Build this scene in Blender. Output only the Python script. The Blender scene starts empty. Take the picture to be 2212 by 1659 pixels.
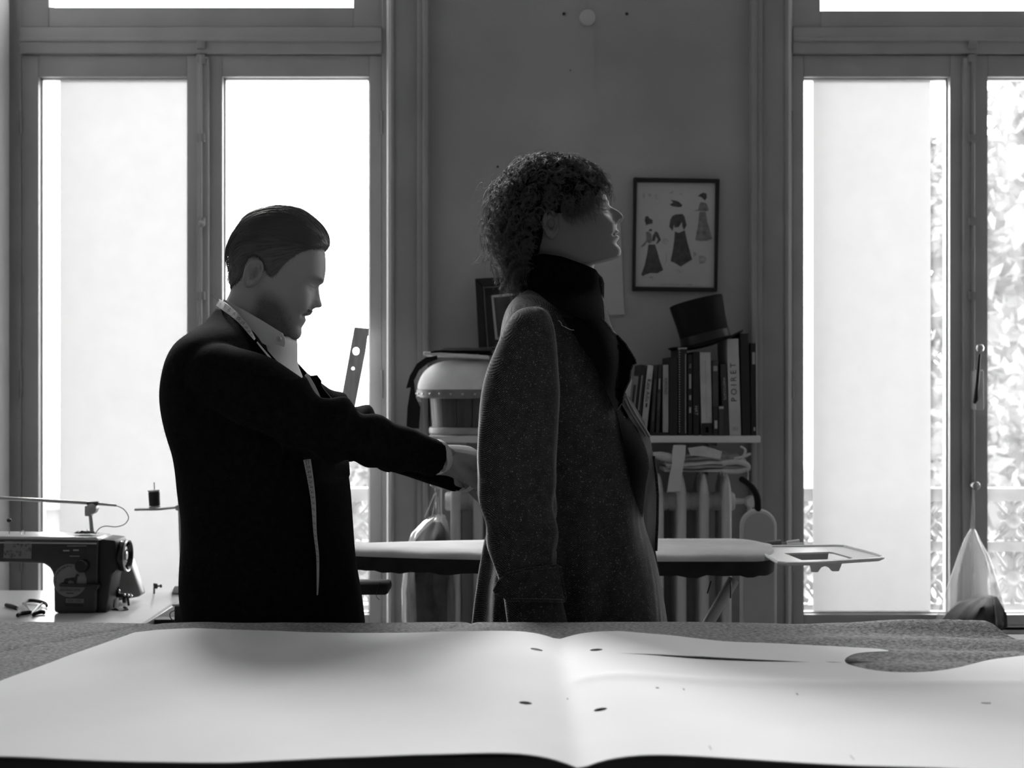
import bpy, bmesh, math, random
import numpy as np
from mathutils import Vector, Matrix, noise
from mathutils.geometry import delaunay_2d_cdt

random.seed(11)
rng = np.random.default_rng(11)
scene = bpy.context.scene
COL = scene.collection
PI = math.pi

# ------------------------------------------------------------------ camera, world, sun, exposure
F, CX, CY, CZ = 2800.0, 1106.0, 829.5, 1.39      # focal length in pixels of the 2212 x 1659 frame, eye height
cam_d = bpy.data.cameras.new('camera')
cam_d.sensor_width = 36.0
cam_d.lens = 36.0 * F / 2212.0
cam_d.clip_start = 0.05
cam_d.clip_end = 200
cam_d.dof.use_dof = True
cam_d.dof.focus_distance = 2.36
cam_d.dof.aperture_fstop = 6.3
cam = bpy.data.objects.new('camera', cam_d)
COL.objects.link(cam)
cam.location = (0, 0, CZ)
cam.rotation_euler = (PI / 2, 0, 0)
scene.camera = cam

world = bpy.data.worlds.new('overcast_sky')
scene.world = world
world.use_nodes = True
bg = world.node_tree.nodes['Background']
bg.inputs[0].default_value = (1, 1, 1, 1)
SKY = 15.3
bg.inputs[1].default_value = SKY

sun_d = bpy.data.lights.new('hazy_sun', 'SUN')
sun_d.energy = 6.5
sun_d.angle = math.radians(20)
sun = bpy.data.objects.new('hazy_sun', sun_d)
COL.objects.link(sun)
# light travels from outside (+Y), high and from the left
_dir = Vector((0.50, -1.0, -0.74)).normalized()
sun.rotation_euler = _dir.to_track_quat('-Z', 'Y').to_euler()

vs = scene.view_settings
scene.display_settings.display_device = 'sRGB'
vs.view_transform = 'Standard'
vs.look = 'None'
vs.exposure = 0.0
vs.gamma = 1.0
vs.use_curve_mapping = False
cy = scene.cycles
cy.max_bounces = 10
cy.diffuse_bounces = 6
cy.glossy_bounces = 4
cy.transmission_bounces = 6
cy.transparent_max_bounces = 16
cy.caustics_reflective = False
cy.caustics_refractive = False
cy.sample_clamp_indirect = 4.0
cy.use_denoising = True

# ------------------------------------------------------------------ helpers
def P(px, py, d):
    return Vector(((px - CX) * d / F, d, CZ - (py - CY) * d / F))

def PX(px, d): return (px - CX) * d / F
def PZ(py, d): return CZ - (py - CY) * d / F

MATS = {}
def mat(name, g, rough=0.6, var=0.0, vscale=8.0, bump=0.0, bscale=60.0, metal=0.0, spec=0.5,
        sheen=0.0, stretch=(1, 1, 1), alpha=None, detail=4.0, attr=None):
    if name in MATS: return MATS[name]
    m = bpy.data.materials.new(name)
    m.use_nodes = True
    nt = m.node_tree
    b = nt.nodes['Principled BSDF']
    b.inputs['Base Color'].default_value = (g, g, g, 1)
    b.inputs['Roughness'].default_value = rough
    b.inputs['Metallic'].default_value = metal
    b.inputs['Specular IOR Level'].default_value = spec
    if sheen:
        b.inputs['Sheen Weight'].default_value = sheen
        b.inputs['Sheen Roughness'].default_value = 0.4
    tc = nt.nodes.new('ShaderNodeTexCoord')
    mp = nt.nodes.new('ShaderNodeMapping')
    mp.inputs['Scale'].default_value = stretch
    nt.links.new(tc.outputs['Object'], mp.inputs['Vector'])
    if var:
        n = nt.nodes.new('ShaderNodeTexNoise')
        n.inputs['Scale'].default_value = vscale
        n.inputs['Detail'].default_value = detail
        nt.links.new(mp.outputs[0], n.inputs['Vector'])
        r = nt.nodes.new('ShaderNodeMapRange')
        r.inputs['From Min'].default_value = 0.3
        r.inputs['From Max'].default_value = 0.7
        r.inputs['To Min'].default_value = g * (1 - var)
        r.inputs['To Max'].default_value = g * (1 + var)
        nt.links.new(n.outputs['Fac'], r.inputs['Value'])
        nt.links.new(r.outputs[0], b.inputs['Base Color'])
    if attr:
        a = nt.nodes.new('ShaderNodeAttribute')
        a.attribute_name = attr
        nt.links.new(a.outputs['Color'], b.inputs['Base Color'])
    if bump:
        n2 = nt.nodes.new('ShaderNodeTexNoise')
        n2.inputs['Scale'].default_value = bscale
        n2.inputs['Detail'].default_value = 3
        nt.links.new(mp.outputs[0], n2.inputs['Vector'])
        bp = nt.nodes.new('ShaderNodeBump')
        bp.inputs['Strength'].default_value = bump
        bp.inputs['Distance'].default_value = 0.004
        nt.links.new(n2.outputs['Fac'], bp.inputs['Height'])
        nt.links.new(bp.outputs[0], b.inputs['Normal'])
    MATS[name] = m
    return m

def mat_mix_transparent(name, shader, g, clear, rough=0.3, clear_col=1.0, dust_var=0.0):
    """thin sheet: a share 'clear' passes straight through, the rest is diffuse / translucent"""
    if name in MATS: return MATS[name]
    m = bpy.data.materials.new(name)
    m.use_nodes = True
    nt = m.node_tree
    for n in list(nt.nodes): nt.nodes.remove(n)
    out = nt.nodes.new('ShaderNodeOutputMaterial')
    tr = nt.nodes.new('ShaderNodeBsdfTransparent')
    tr.inputs[0].default_value = (clear_col,) * 3 + (1,)
    if shader == 'translucent':
        a = nt.nodes.new('ShaderNodeBsdfTranslucent'); a.inputs[0].default_value = (g, g, g, 1)
        d = nt.nodes.new('ShaderNodeBsdfDiffuse'); d.inputs[0].default_value = (g, g, g, 1)
        mx0 = nt.nodes.new('ShaderNodeMixShader'); mx0.inputs[0].default_value = 0.25
        nt.links.new(a.outputs[0], mx0.inputs[1]); nt.links.new(d.outputs[0], mx0.inputs[2])
        body = mx0.outputs[0]
    gl = nt.nodes.new('ShaderNodeBsdfGlossy'); gl.inputs['Roughness'].default_value = rough
    lw = nt.nodes.new('ShaderNodeLayerWeight'); lw.inputs[0].default_value = 0.25
    mm = nt.nodes.new('ShaderNodeMath'); mm.operation = 'MULTIPLY'; mm.inputs[1].default_value = 0.35
    nt.links.new(lw.outputs['Fresnel'], mm.inputs[0])
    mx = nt.nodes.new('ShaderNodeMixShader')
    if dust_var:
        tc = nt.nodes.new('ShaderNodeTexCoord')
        n = nt.nodes.new('ShaderNodeTexNoise'); n.inputs['Scale'].default_value = 9; n.inputs['Detail'].default_value = 5
        nt.links.new(tc.outputs['Object'], n.inputs['Vector'])
        r = nt.nodes.new('ShaderNodeMapRange')
        r.inputs['From Min'].default_value = 0.3; r.inputs['From Max'].default_value = 0.7
        r.inputs['To Min'].default_value = min(1, clear + dust_var); r.inputs['To Max'].default_value = clear - dust_var
        nt.links.new(n.outputs['Fac'], r.inputs['Value']); nt.links.new(r.outputs[0], mx.inputs[0])
    else:
        mx.inputs[0].default_value = clear
    nt.links.new(body, mx.inputs[1]); nt.links.new(tr.outputs[0], mx.inputs[2])
    mx2 = nt.nodes.new('ShaderNodeMixShader')
    nt.links.new(mm.outputs[0], mx2.inputs[0])
    nt.links.new(mx.outputs[0], mx2.inputs[1]); nt.links.new(gl.outputs[0], mx2.inputs[2])
    nt.links.new(mx2.outputs[0], out.inputs[0])
    MATS[name] = m
    return m

def tag(o, label=None, cat=None, group=None, kind=None):
    if label: o['label'] = label
    if cat: o['category'] = cat
    if group: o['group'] = group
    if kind: o['kind'] = kind
    return o

WM = {}
def link(o, parent=None):
    COL.objects.link(o)
    if parent is not None:
        o.parent = parent
        o.matrix_parent_inverse = WM[parent.name].inverted()
    WM[o.name] = Matrix.Identity(4) if o.type != 'EMPTY' else o.matrix_basis.copy()
    return o

def thing(name, label, cat, loc, group=None, kind=None):
    o = bpy.data.objects.new(name, None)
    o.empty_display_size = 0.05
    o.location = loc
    tag(o, label, cat, group, kind)
    o.matrix_basis = Matrix.Translation(Vector(loc))
    return link(o)

def obj(name, vf, m, parent=None, smooth=True, kind=None, label=None):
    """vf = (verts, faces) in world coordinates"""
    if isinstance(vf, bpy.types.Mesh):
        me = vf
        me.name = name
    else:
        v, f = vf
        me = bpy.data.meshes.new(name)
        if isinstance(f, np.ndarray):
            fast_fill(me, np.asarray(v, dtype=np.float64), f)
        else:
            me.from_pydata([tuple(p) for p in v], [], [tuple(q) for q in f])
        me.update()
    if m is not None:
        me.materials.clear(); me.materials.append(m)
    if smooth and len(me.polygons):
        me.polygons.foreach_set('use_smooth', [True] * len(me.polygons))
        if smooth != 'all':
            try: me.set_sharp_from_angle(angle=math.radians(40))
            except Exception: pass
    o = bpy.data.objects.new(name, me)
    if kind: o['kind'] = kind
    if label: o['label'] = label
    return link(o, parent)

def fast_fill(me, v, f):
    n, k = f.shape
    me.vertices.add(len(v)); me.vertices.foreach_set('co', v.astype(np.float32).ravel())
    me.loops.add(n * k); me.loops.foreach_set('vertex_index', f.astype(np.int32).ravel())
    me.polygons.add(n)
    me.polygons.foreach_set('loop_start', np.arange(0, n * k, k, dtype=np.int32))
    me.polygons.foreach_set('loop_total', np.full(n, k, dtype=np.int32))
    me.update(calc_edges=True)
    me.validate()

def cat(parts):
    V, Fc, o = [], [], 0
    for v, f in parts:
        v = [tuple(p) for p in v]
        V += v
        Fc += [tuple(int(i) + o for i in q) for q in f]
        o += len(v)
    return V, Fc

def box(x0, x1, y0, y1, z0, z1):
    if x0 > x1: x0, x1 = x1, x0
    if y0 > y1: y0, y1 = y1, y0
    if z0 > z1: z0, z1 = z1, z0
    v = [(x0, y0, z0), (x1, y0, z0), (x1, y1, z0), (x0, y1, z0), (x0, y0, z1), (x1, y0, z1), (x1, y1, z1), (x0, y1, z1)]
    f = [(3, 2, 1, 0), (4, 5, 6, 7), (0, 1, 5, 4), (1, 2, 6, 5), (2, 3, 7, 6), (3, 0, 4, 7)]
    return v, f

def bbox(x0, x1, y0, y1, z0, z1, r=0.004, seg=2):
    v, f = box(x0, x1, y0, y1, z0, z1)
    return bevel((v, f), r, seg)

def bevel(vf, r, seg=2, ang=30):
    bm = bmesh.new()
    vs_ = [bm.verts.new(p) for p in vf[0]]
    for q in vf[1]:
        try: bm.faces.new([vs_[i] for i in q])
        except ValueError: pass
    bm.normal_update()
    es = [e for e in bm.edges if len(e.link_faces) == 2 and e.calc_face_angle(0) > math.radians(ang)]
    bmesh.ops.bevel(bm, geom=es, offset=r, segments=seg, affect='EDGES', profile=0.5)
    bm.verts.index_update()
    out = ([tuple(p.co) for p in bm.verts], [tuple(p.index for p in q.verts) for q in bm.faces])
    bm.free()
    return out

def xf(vf, M):
    return [M @ Vector(p) for p in vf[0]], vf[1]

def loft(rings, closed=True, caps=True):
    n = len(rings[0])
    v = [tuple(p) for r in rings for p in r]
    f = []
    for i in range(len(rings) - 1):
        for j in range(n if closed else n - 1):
            a, b = i * n + j, i * n + (j + 1) % n
            f.append((a, b, b + n, a + n))
    if caps and closed:
        f.append(tuple(range(n - 1, -1, -1)))
        o = (len(rings) - 1) * n
        f.append(tuple(range(o, o + n)))
    return v, f

def tube(pts, rad, n=10, caps=True, flat=1.0, up=None):
    pts = [Vector(p) for p in pts]
    if not hasattr(rad, '__len__'): rad = [rad] * len(pts)
    rings = []
    t0 = (pts[1] - pts[0]).normalized()
    ref = Vector(up) if up else (Vector((0, 0, 1)) if abs(t0.z) < 0.9 else Vector((1, 0, 0)))
    nrm = (ref - t0 * ref.dot(t0)).normalized()
    for i, p in enumerate(pts):
        if i == 0: t = pts[1] - pts[0]
        elif i == len(pts) - 1: t = pts[-1] - pts[-2]
        else: t = (pts[i + 1] - pts[i]).normalized() + (pts[i] - pts[i - 1]).normalized()
        t = t.normalized()
        nrm = (nrm - t * nrm.dot(t)).normalized()
        bn = t.cross(nrm)
        rings.append([p + (nrm * math.cos(a) + bn * math.sin(a) * flat) * rad[i] for a in [2 * PI * k / n for k in range(n)]])
    return loft(rings, True, caps)

def smooth_path(pts, per=6):
    pts = [Vector(p) for p in pts]
    out = []
    for i in range(len(pts) - 1):
        p0, p1, p2, p3 = pts[max(i - 1, 0)], pts[i], pts[i + 1], pts[min(i + 2, len(pts) - 1)]
        for k in range(per):
            t = k / per
            out.append(0.5 * ((2 * p1) + (p2 - p0) * t + (2 * p0 - 5 * p1 + 4 * p2 - p3) * t * t + (3 * p1 - p0 - 3 * p2 + p3) * t ** 3))
    out.append(pts[-1])
    return out

def lathe(profile, center, axis='z', n=32, caps=True):
    """profile: list of (radius, height along axis)"""
    c = Vector(center)
    rings = []
    for r, h in profile:
        ring = []
        for k in range(n):
            a = 2 * PI * k / n
            ca, sa = r * math.cos(a), r * math.sin(a)
            if axis == 'z': ring.append(c + Vector((ca, sa, h)))
            elif axis == 'x': ring.append(c + Vector((h, ca, sa)))
            else: ring.append(c + Vector((sa, h, ca)))
        rings.append(ring)
    return loft(rings, True, caps)

def prism(poly, d):
    """poly: list of 3D points (planar), extruded by vector d"""
    n = len(poly)
    d = Vector(d)
    a = [Vector(p) for p in poly]
    v = a + [p + d for p in a]
    f = [tuple(range(n - 1, -1, -1)), tuple(range(n, 2 * n))]
    f += [(i, (i + 1) % n, (i + 1) % n + n, i + n) for i in range(n)]
    return v, f

def in_poly(p, poly):
    x, y = p
    c = False
    j = len(poly) - 1
    for i in range(len(poly)):
        xi, yi = poly[i]; xj, yj = poly[j]
        if (yi > y) != (yj > y) and x < (xj - xi) * (y - yi) / (yj - yi + 1e-12) + xi: c = not c
        j = i
    return c

def resample(poly, step, closed=True):
    out = []
    n = len(poly)
    for i in range(n if closed else n - 1):
        a, b = poly[i], poly[(i + 1) % n]
        L = math.hypot(b[0] - a[0], b[1] - a[1])
        k = max(1, int(L / step))
        for j in range(k):
            t = j / k
            out.append((a[0] + (b[0] - a[0]) * t, a[1] + (b[1] - a[1]) * t))
    if not closed: out.append(poly[-1])
    return out

def cr2(poly, per=5, closed=False):
    pts = [Vector((p[0], p[1], 0)) for p in poly]
    if closed: pts = pts + [pts[0]]
    return [(p.x, p.y) for p in smooth_path(pts, per)][: -1 if closed else None]

def fill2d(poly, holes=(), step=10.0, edge_step=None):
    """triangulate a polygon with holes, with interior points. returns 2D verts, tris, set of boundary edges"""
    es = edge_step or step
    loops = [resample(poly, es)] + [resample(h, es * 0.5) for h in holes]
    V, E = [], []
    for L in loops:
        o = len(V)
        V += L
        E += [(o + i, o + (i + 1) % len(L)) for i in range(len(L))]
    xs = [p[0] for p in poly]; ys = [p[1] for p in poly]
    y = min(ys) + step * 0.5
    row = 0
    while y < max(ys):
        x = min(xs) + step * (0.25 if row % 2 else 0.75)
        while x < max(xs):
            if in_poly((x, y), poly) and not any(in_poly((x, y), h) for h in holes): V.append((x, y))
            x += step
        y += step * 0.87; row += 1
    v2, e2, f2, *_ = delaunay_2d_cdt([Vector(p) for p in V], E, [], 0, 1e-6)
    tris = []
    for t in f2:
        c = sum((v2[i] for i in t), Vector((0, 0))) / len(t)
        if in_poly(c, poly) and not any(in_poly(c, h) for h in holes): tris.append(tuple(t))
    return [tuple(p) for p in v2], tris

def sheet(poly, dfun, thick=0.003, step=10.0, holes=(), edge_step=None, offset=None):
    """a cloth-like sheet given by its outline in photo pixels and its distance at each point"""
    v2, tris = fill2d(poly, holes, step, edge_step)
    front = [P(x, y, dfun(x, y)) for x, y in v2]
    return solidify((front, tris), offset or Vector((0, thick, 0)))

def solidify(vf, off):
    v, tris = vf
    n = len(v)
    off = Vector(off)
    V = [Vector(p) for p in v] + [Vector(p) + off for p in v]
    cnt = {}
    for t in tris:
        for i in range(len(t)):
            a, b = t[i], t[(i + 1) % len(t)]
            cnt[(a, b)] = cnt.get((a, b), 0) + 1
    f = [tuple(t) for t in tris] + [tuple(i + n for i in reversed(t)) for t in tris]
    for (a, b) in cnt:
        if (b, a) not in cnt: f.append((b, a, a + n, b + n))
    return V, f

def voxel_union(parts, voxel=0.006, smooth=4, factor=0.5):
    me = bpy.data.meshes.new('tmp')
    v, f = cat(parts)
    me.from_pydata(v, [], f)
    bm = bmesh.new(); bm.from_mesh(me)
    bmesh.ops.recalc_face_normals(bm, faces=bm.faces)
    bm.to_mesh(me); bm.free()
    o = bpy.data.objects.new('tmp', me)
    COL.objects.link(o)
    r = o.modifiers.new('r', 'REMESH'); r.mode = 'VOXEL'; r.voxel_size = voxel; r.use_smooth_shade = True
    if smooth:
        s = o.modifiers.new('s', 'SMOOTH'); s.factor = factor; s.iterations = smooth
    dg = bpy.context.evaluated_depsgraph_get()
    out = bpy.data.meshes.new_from_object(o.evaluated_get(dg))
    bpy.data.objects.remove(o); bpy.data.meshes.remove(me)
    return out

def mesh_vf(me):
    v = np.empty(len(me.vertices) * 3); me.vertices.foreach_get('co', v)
    return v.reshape(-1, 3), [tuple(p.vertices) for p in me.polygons]

def text_vf(s, size, M, extrude=0.0003, align='CENTER', squeeze=1.0):
    cu = bpy.data.curves.new('txt', 'FONT')
    cu.body = s; cu.size = size; cu.extrude = extrude; cu.align_x = align; cu.align_y = 'CENTER'
    cu.resolution_u = 2
    o = bpy.data.objects.new('txt', cu); COL.objects.link(o)
    dg = bpy.context.evaluated_depsgraph_get()
    me = bpy.data.meshes.new_from_object(o.evaluated_get(dg))
    v, f = mesh_vf(me)
    bpy.data.objects.remove(o); bpy.data.curves.remove(cu); bpy.data.meshes.remove(me)
    return [M @ Vector((p[0] * squeeze, p[1], p[2])) for p in v], f

def strand_mesh(paths, rad, sides=3):
    """paths (N,K,3), rad (K,) or (N,K)"""
    N, K, _ = paths.shape
    tg = np.gradient(paths, axis=1)
    tg /= np.linalg.norm(tg, axis=2, keepdims=True) + 1e-9
    ref = rng.normal(size=(N, 1, 3))
    a = np.cross(tg, ref); a /= np.linalg.norm(a, axis=2, keepdims=True) + 1e-9
    b = np.cross(tg, a)
    rad = np.broadcast_to(rad, (N, K))[..., None]
    ring = [paths + rad * (a * math.cos(2 * PI * s / sides) + b * math.sin(2 * PI * s / sides)) for s in range(sides)]
    V = np.stack(ring, axis=2).reshape(-1, 3)
    idx = np.arange(N * K * sides).reshape(N, K, sides)
    q = []
    for s in range(sides):
        s2 = (s + 1) % sides
        q.append(np.stack([idx[:, :-1, s], idx[:, :-1, s2], idx[:, 1:, s2], idx[:, 1:, s]], axis=-1).reshape(-1, 4))
    return V, np.concatenate(q)

def lerp_tab(tab, x):
    xs = [t[0] for t in tab]; ys = [t[1] for t in tab]
    return float(np.interp(x, xs, ys))

def copy_tree(o, parent=None, M=None):
    c = o.copy(); COL.objects.link(c)
    if parent is not None: c.parent = parent
    for ch in [x for x in bpy.data.objects if x.parent == o]: copy_tree(ch, c)
    return c

# ------------------------------------------------------------------ materials
m_wall = mat('wall_paint', 0.40, 0.85, var=0.10, vscale=3.0, bump=0.25, bscale=180)
m_room = mat('room_plaster', 0.50, 0.9, var=0.06, vscale=2.0)
m_ceil = mat('ceiling_plaster', 0.85, 0.9, var=0.04, vscale=2.0)
m_floor = mat('floor_wood', 0.25, 0.5, var=0.3, vscale=3.0, stretch=(1, 8, 1))
m_frame = mat('window_paint', 0.46, 0.42, var=0.08, vscale=6.0, bump=0.08, bscale=40)
m_case = mat('casing_paint', 0.36, 0.45, var=0.10, vscale=5.0, bump=0.08, bscale=40)
m_bead = mat('bead_paint', 0.80, 0.10, spec=.7)
m_black = mat('black_iron', 0.012, 0.4)
m_steel = mat('steel', 0.55, 0.28, metal=0.9)
m_white = mat('white_paint', 0.70, 0.4, var=0.05)
m_glass = mat_mix_transparent('dusty_pane', 'translucent', 0.85, 0.95, 0.15, 0.95, dust_var=0.02)
m_film = mat_mix_transparent('frosted_film', 'translucent', 0.47, 0.0, 0.5)

# ------------------------------------------------------------------ room shell
YW, YO = 4.30, 4.62            # inner and outer face of the window wall
XL, XR, YF, ZT = -1.668, 3.3, -3.2, 4.4
D1 = 4.345                     # distance of the window frames' front faces
fx = lambda px: PX(px, D1)
fz = lambda py: PZ(py, D1)
W1 = (PX(20, D1), fx(843))     # opening of the left window
W2 = (fx(1699), fx(2491))
ZS, ZH = 0.55, 4.05            # sill and head of both openings

def struct(name, vf, m, **k):
    o = obj(name, vf, m, **k); o['kind'] = 'structure'; return o

back = [box(W1[1], W2[0], YW, YO, 0, ZT), box(W2[1], XR + .3, YW, YO, 0, ZT), box(XL - .3, W1[0], YW, YO, 0, ZT),
        box(W1[0], W1[1], YW, YO, 0, ZS), box(W1[0], W1[1], YW, YO, ZH, ZT),
        box(W2[0], W2[1], YW, YO, 0, ZS), box(W2[0], W2[1], YW, YO, ZH, ZT)]
wall_back = struct('wall_back', cat(back), m_wall, smooth=False)
struct('wall_left', box(XL - .3, XL, YF, YW, 0, ZT), m_room, smooth=False)
struct('wall_right', box(XR, XR + .3, YF, YW, 0, ZT), m_room, smooth=False)
struct('wall_front', box(XL - .3, XR + .3, YF - .3, YF, 0, ZT), m_room, smooth=False)
floor = struct('floor', box(XL - .3, XR + .3, YF - .3, YO, -0.12, -0.004), m_floor, smooth=False)
for i in range(34):
    w = 0.16
    x = XL + i * w + 0.08
    if x + w / 2 > XR: break
    obj('floorboard', box(x - w / 2 + .0015, x + w / 2 - .0015, YF, YW, -0.006, 0.0), m_floor, floor, smooth=False)
struct('ceiling', box(XL - .3, XR + .3, YF - .3, YO, ZT, ZT + .15), m_ceil, smooth=False)
# wallpaper seam: a very shallow raised edge, and a few nail holes in the wall
obj('wallpaper_seam', box(PX(1284, YW), PX(1286, YW), YW - 0.0015, YW + .001, 0.15, ZT), m_wall, wall_back, smooth=False)
for px, py, r in ((1218, 30, .0045), (1354, 30, .0045), (1075, 360, .003), (1232, 152, .002)):
    c = P(px, py, YW)
    obj('nail_hole', lathe([(r * 1.3, 0.001), (r * 1.2, -0.0015), (r * .4, -0.0035)], c, 'y', 10), m_black, wall_back)
struct('baseboard_back', bbox(W1[1] + .15, W2[0] - .15, YW - .02, YW + .005, 0, 0.14, .004), m_case)

# casings beside the windows: flat board, two stepped mouldings and a rounded bead
def casing(name, x_bead, sgn):
    """x_bead: edge towards the opening; sgn: direction away from the opening"""
    s = sgn
    o = struct(name, bbox(x_bead, x_bead + s * .096, YW - .020, YW + .01, 0.0, ZH + .14, .002), m_case)
    obj('moulding', bbox(x_bead + s * .096, x_bead + s * .114, YW - .034, YW + .01, 0, ZH + .14, .003), m_case, o)
    obj('moulding', bbox(x_bead + s * .114, x_bead + s * .134, YW - .044, YW + .01, 0, ZH + .14, .006), m_case, o)
    obj('fillet', bbox(x_bead + s * .008, x_bead + s * .020, YW - .027, YW + .01, 0, ZH + .14, .003), m_case, o)
    # splayed edge strip facing the panes
    q = [(x_bead - s * .0085, YW + .006), (x_bead - s * .0004, YW - .022), (x_bead + s * .008, YW - .022), (x_bead + s * .008, YW + .006)]
    obj('bead', prism([(a, b, 0) for a, b in q], (0, 0, ZH + .14)), m_bead, o, smooth=False)
    return o
casing('trim_1', W1[1], 1)
casing('trim_2', W2[0], -1)
casing('trim_3', W2[1], 1)

def window(name, label, xs, upper, film, left_lock):
    """xs: pixel x of frame outer L, sash L, pane L, meeting a, meeting b, pane R... all at the frame plane"""
    (o0, s0, p0, p1, mid, p2, p3, s3, o3) = [fx(v) for v in xs]
    root = thing(name, label, None, ((o0 + o3) / 2, D1, ZS))
    root['kind'] = 'structure'
    y0, y1 = D1, D1 + .06
    fr = [box(o0 - .02, s0, y0, y1 + .06, ZS, ZH), box(s3, o3 + .02, y0, y1 + .06, ZS, ZH),
          box(o0, o3, y0, y1 + .06, fz(1362), fz(1352)), box(o0, o3, y0, y1 + .06, ZS - .01, fz(1354)),
          box(o0, o3, y0, y1 + .06, ZH - .05, ZH)]
    obj('fixed_frame', cat([bevel(b, .002, 1) for b in fr]), m_frame, root)
    tr = obj('transom', bbox(s0 - .001, s3 + .001, y0 - .012, y1 + .04, fz(117), fz(60), .004), m_frame, root)
    obj('drip_mould', bbox(s0, s3, y0 - .020, y0 - .005, fz(92), fz(84), .003), m_frame, tr)
    ztop, zb = fz(119), fz(1351)
    for k, (a, b, c, d) in enumerate(((s0, p0, p1, mid), (mid, p2, p3, s3))):
        sash = obj('sash', cat([bevel(q, .003, 2) for q in (
            box(a + .001, b, y0 + .004, y1, zb, ztop), box(c, d - .001, y0 + .004, y1, zb, ztop),
            box(b, c, y0 + .004, y1, ztop - (fz(119) - fz(165)), ztop), box(b, c, y0 + .004, y1, zb, fz(1328)))]), m_frame, root)
        # glazing putty: the ragged inner rim
        rim = []
        for (u0, u1, w0, w1) in ((b, b + .006, fz(1328), fz(165)), (c - .006, c, fz(1328), fz(165)), (b, c, fz(168), fz(165)), (b, c, fz(1328), fz(1325))):
            rim.append(box(u0, u1, y0 + .03, y1 - .004, w0, w1))
        obj('putty', cat(rim), m_white, sash, smooth=False)
        obj('pane', box(b - .004, c + .004, y0 + .034, y0 + .037, fz(1330), fz(163)), m_glass, sash, smooth=False)
        if film[k]:
            f0, f1, g0, g1 = film[k]
            obj('frosted_panel', box(fx(f0), fx(f1), y0 + .046, y0 + .049, fz(g1), fz(g0)), m_film, sash, smooth=False)
        for hz in ((240, 290), (800, 860), (1180, 1235)):
            hx = a if k == 0 else d
            obj('hinge', tube([(hx, y0 - .001, fz(hz[0])), (hx, y0 - .001, fz(hz[1]))], .005, 10), m_case, sash)
    # cover strip over the meeting stiles, and the espagnolette rod
    obj('cover_strip', bbox(fx(xs[4] - 13), fx(xs[4] + 13), y0 - .014, y0 + .005, zb, ztop - .01, .005, 3), m_frame, root)
    # upper light
    ua, ub, uy = fx(upper[0]), fx(upper[1]), fz(upper[2])
    up = obj('upper_sash', cat([bevel(q, .003, 2) for q in (
        box(s0 - .001, ua, y0 + .002, y1, fz(58), ZH - .05), box(ub, s3 + .001, y0 + .002, y1, fz(58), ZH - .05),
        box(ua, ub, y0 + .002, y1, fz(58), uy), box(ua, ub, y0 + .002, y1, ZH - .12, ZH - .05))]), m_frame, root)
    obj('pane', box(ua - .004, ub + .004, y0 + .034, y0 + .037, uy - .004, ZH - .118), m_glass, up, smooth=False)
    return root

win1 = window('window_1', 'tall grey-painted casement window behind the bearded man in black', (20, 45, 82, 403, 440, 480, 797, 825, 843),
              (105, 763, 15), ((119, 403, 165, 1326), None), True)
win2 = window('window_2', 'tall grey-painted casement window with a plastic bag hanging on it', (1699, 1712, 1737, 2053, 2091, 2135, 2451, 2476, 2491),
              (1773, 2415, 22), ((1763, 2020, 165, 1326), None), False)
# espagnolette on both windows
y0 = D1
for root, x, lever in ((win1, 437, False), (win2, 2097, True)):
    rod = obj('espagnolette_rod', tube([(fx(x), y0 - .022, fz(122)), (fx(x), y0 - .022, fz(1340))], .0055, 10), m_frame if root is win1 else m_case, root)
    for py in (100, 130, 300, 480, 640, 1180):
        obj('rod_guide', bbox(fx(x) - .014, fx(x) + .014, y0 - .026, y0 + .004, fz(py + 9), fz(py - 9), .003), m_case, rod)
    if lever:
        h = obj('lever_handle', tube([P(2107, 870, y0 - .05), P(2110, 835, y0 - .075), P(2113, 800, y0 - .085), P(2116, 765, y0 - .085)], [.008, .006, .006, .0045], 12), m_black, rod)
        obj('handle_knob', lathe([(.002, -.013), (.010, -.010), (.013, 0), (.010, .010), (.003, .013)], P(2117, 752, y0 - .085), 'z', 16), m_steel, h)
        obj('lever_plate', bbox(PX(2094, y0), PX(2112, y0), y0 - .06, y0 - .004, PZ(885, y0), PZ(800, y0), .005), m_white, rod)
        obj('knob', lathe([(.005, .04), (.006, .0), (.014, -.008), (.016, -.018), (.012, -.027), (.003, -.030)], P(2103, 1048, y0 - .03), 'y', 18), m_steel, rod)
    else:
        obj('knob', lathe([(.005, .03), (.006, .0), (.011, -.006), (.012, -.014), (.003, -.022)], P(437, 484, y0 - .02), 'y', 16), m_case, rod)

# light portals: only help the renderer find the sky through the windows
for (a, b) in (W1, W2):
    L = bpy.data.lights.new('window_portal', 'AREA'); L.shape = 'RECTANGLE'
    L.size, L.size_y = b - a, ZH - ZS
    L.cycles.is_portal = True
    o = bpy.data.objects.new('window_portal', L); COL.objects.link(o)
    o.location = ((a + b) / 2, YO - .02, (ZS + ZH) / 2)
    o.rotation_euler = (-PI / 2, 0, 0)

# ------------------------------------------------------------------ outside: balcony railings, trees, neighbouring house
m_rail = mat('railing_paint', 0.07, 0.4)
m_leaf = mat('sunlit_leaves', 0.072, 0.7, var=0.25, vscale=4)
m_bark = mat('bark', 0.25, 0.8, var=0.3)
m_street = mat('pale_paving', 0.25, 0.9, var=0.1)
struct('ground', box(-40, 40, YO + .02, 70, -6.3, -6.0), m_street, smooth=False)

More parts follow.
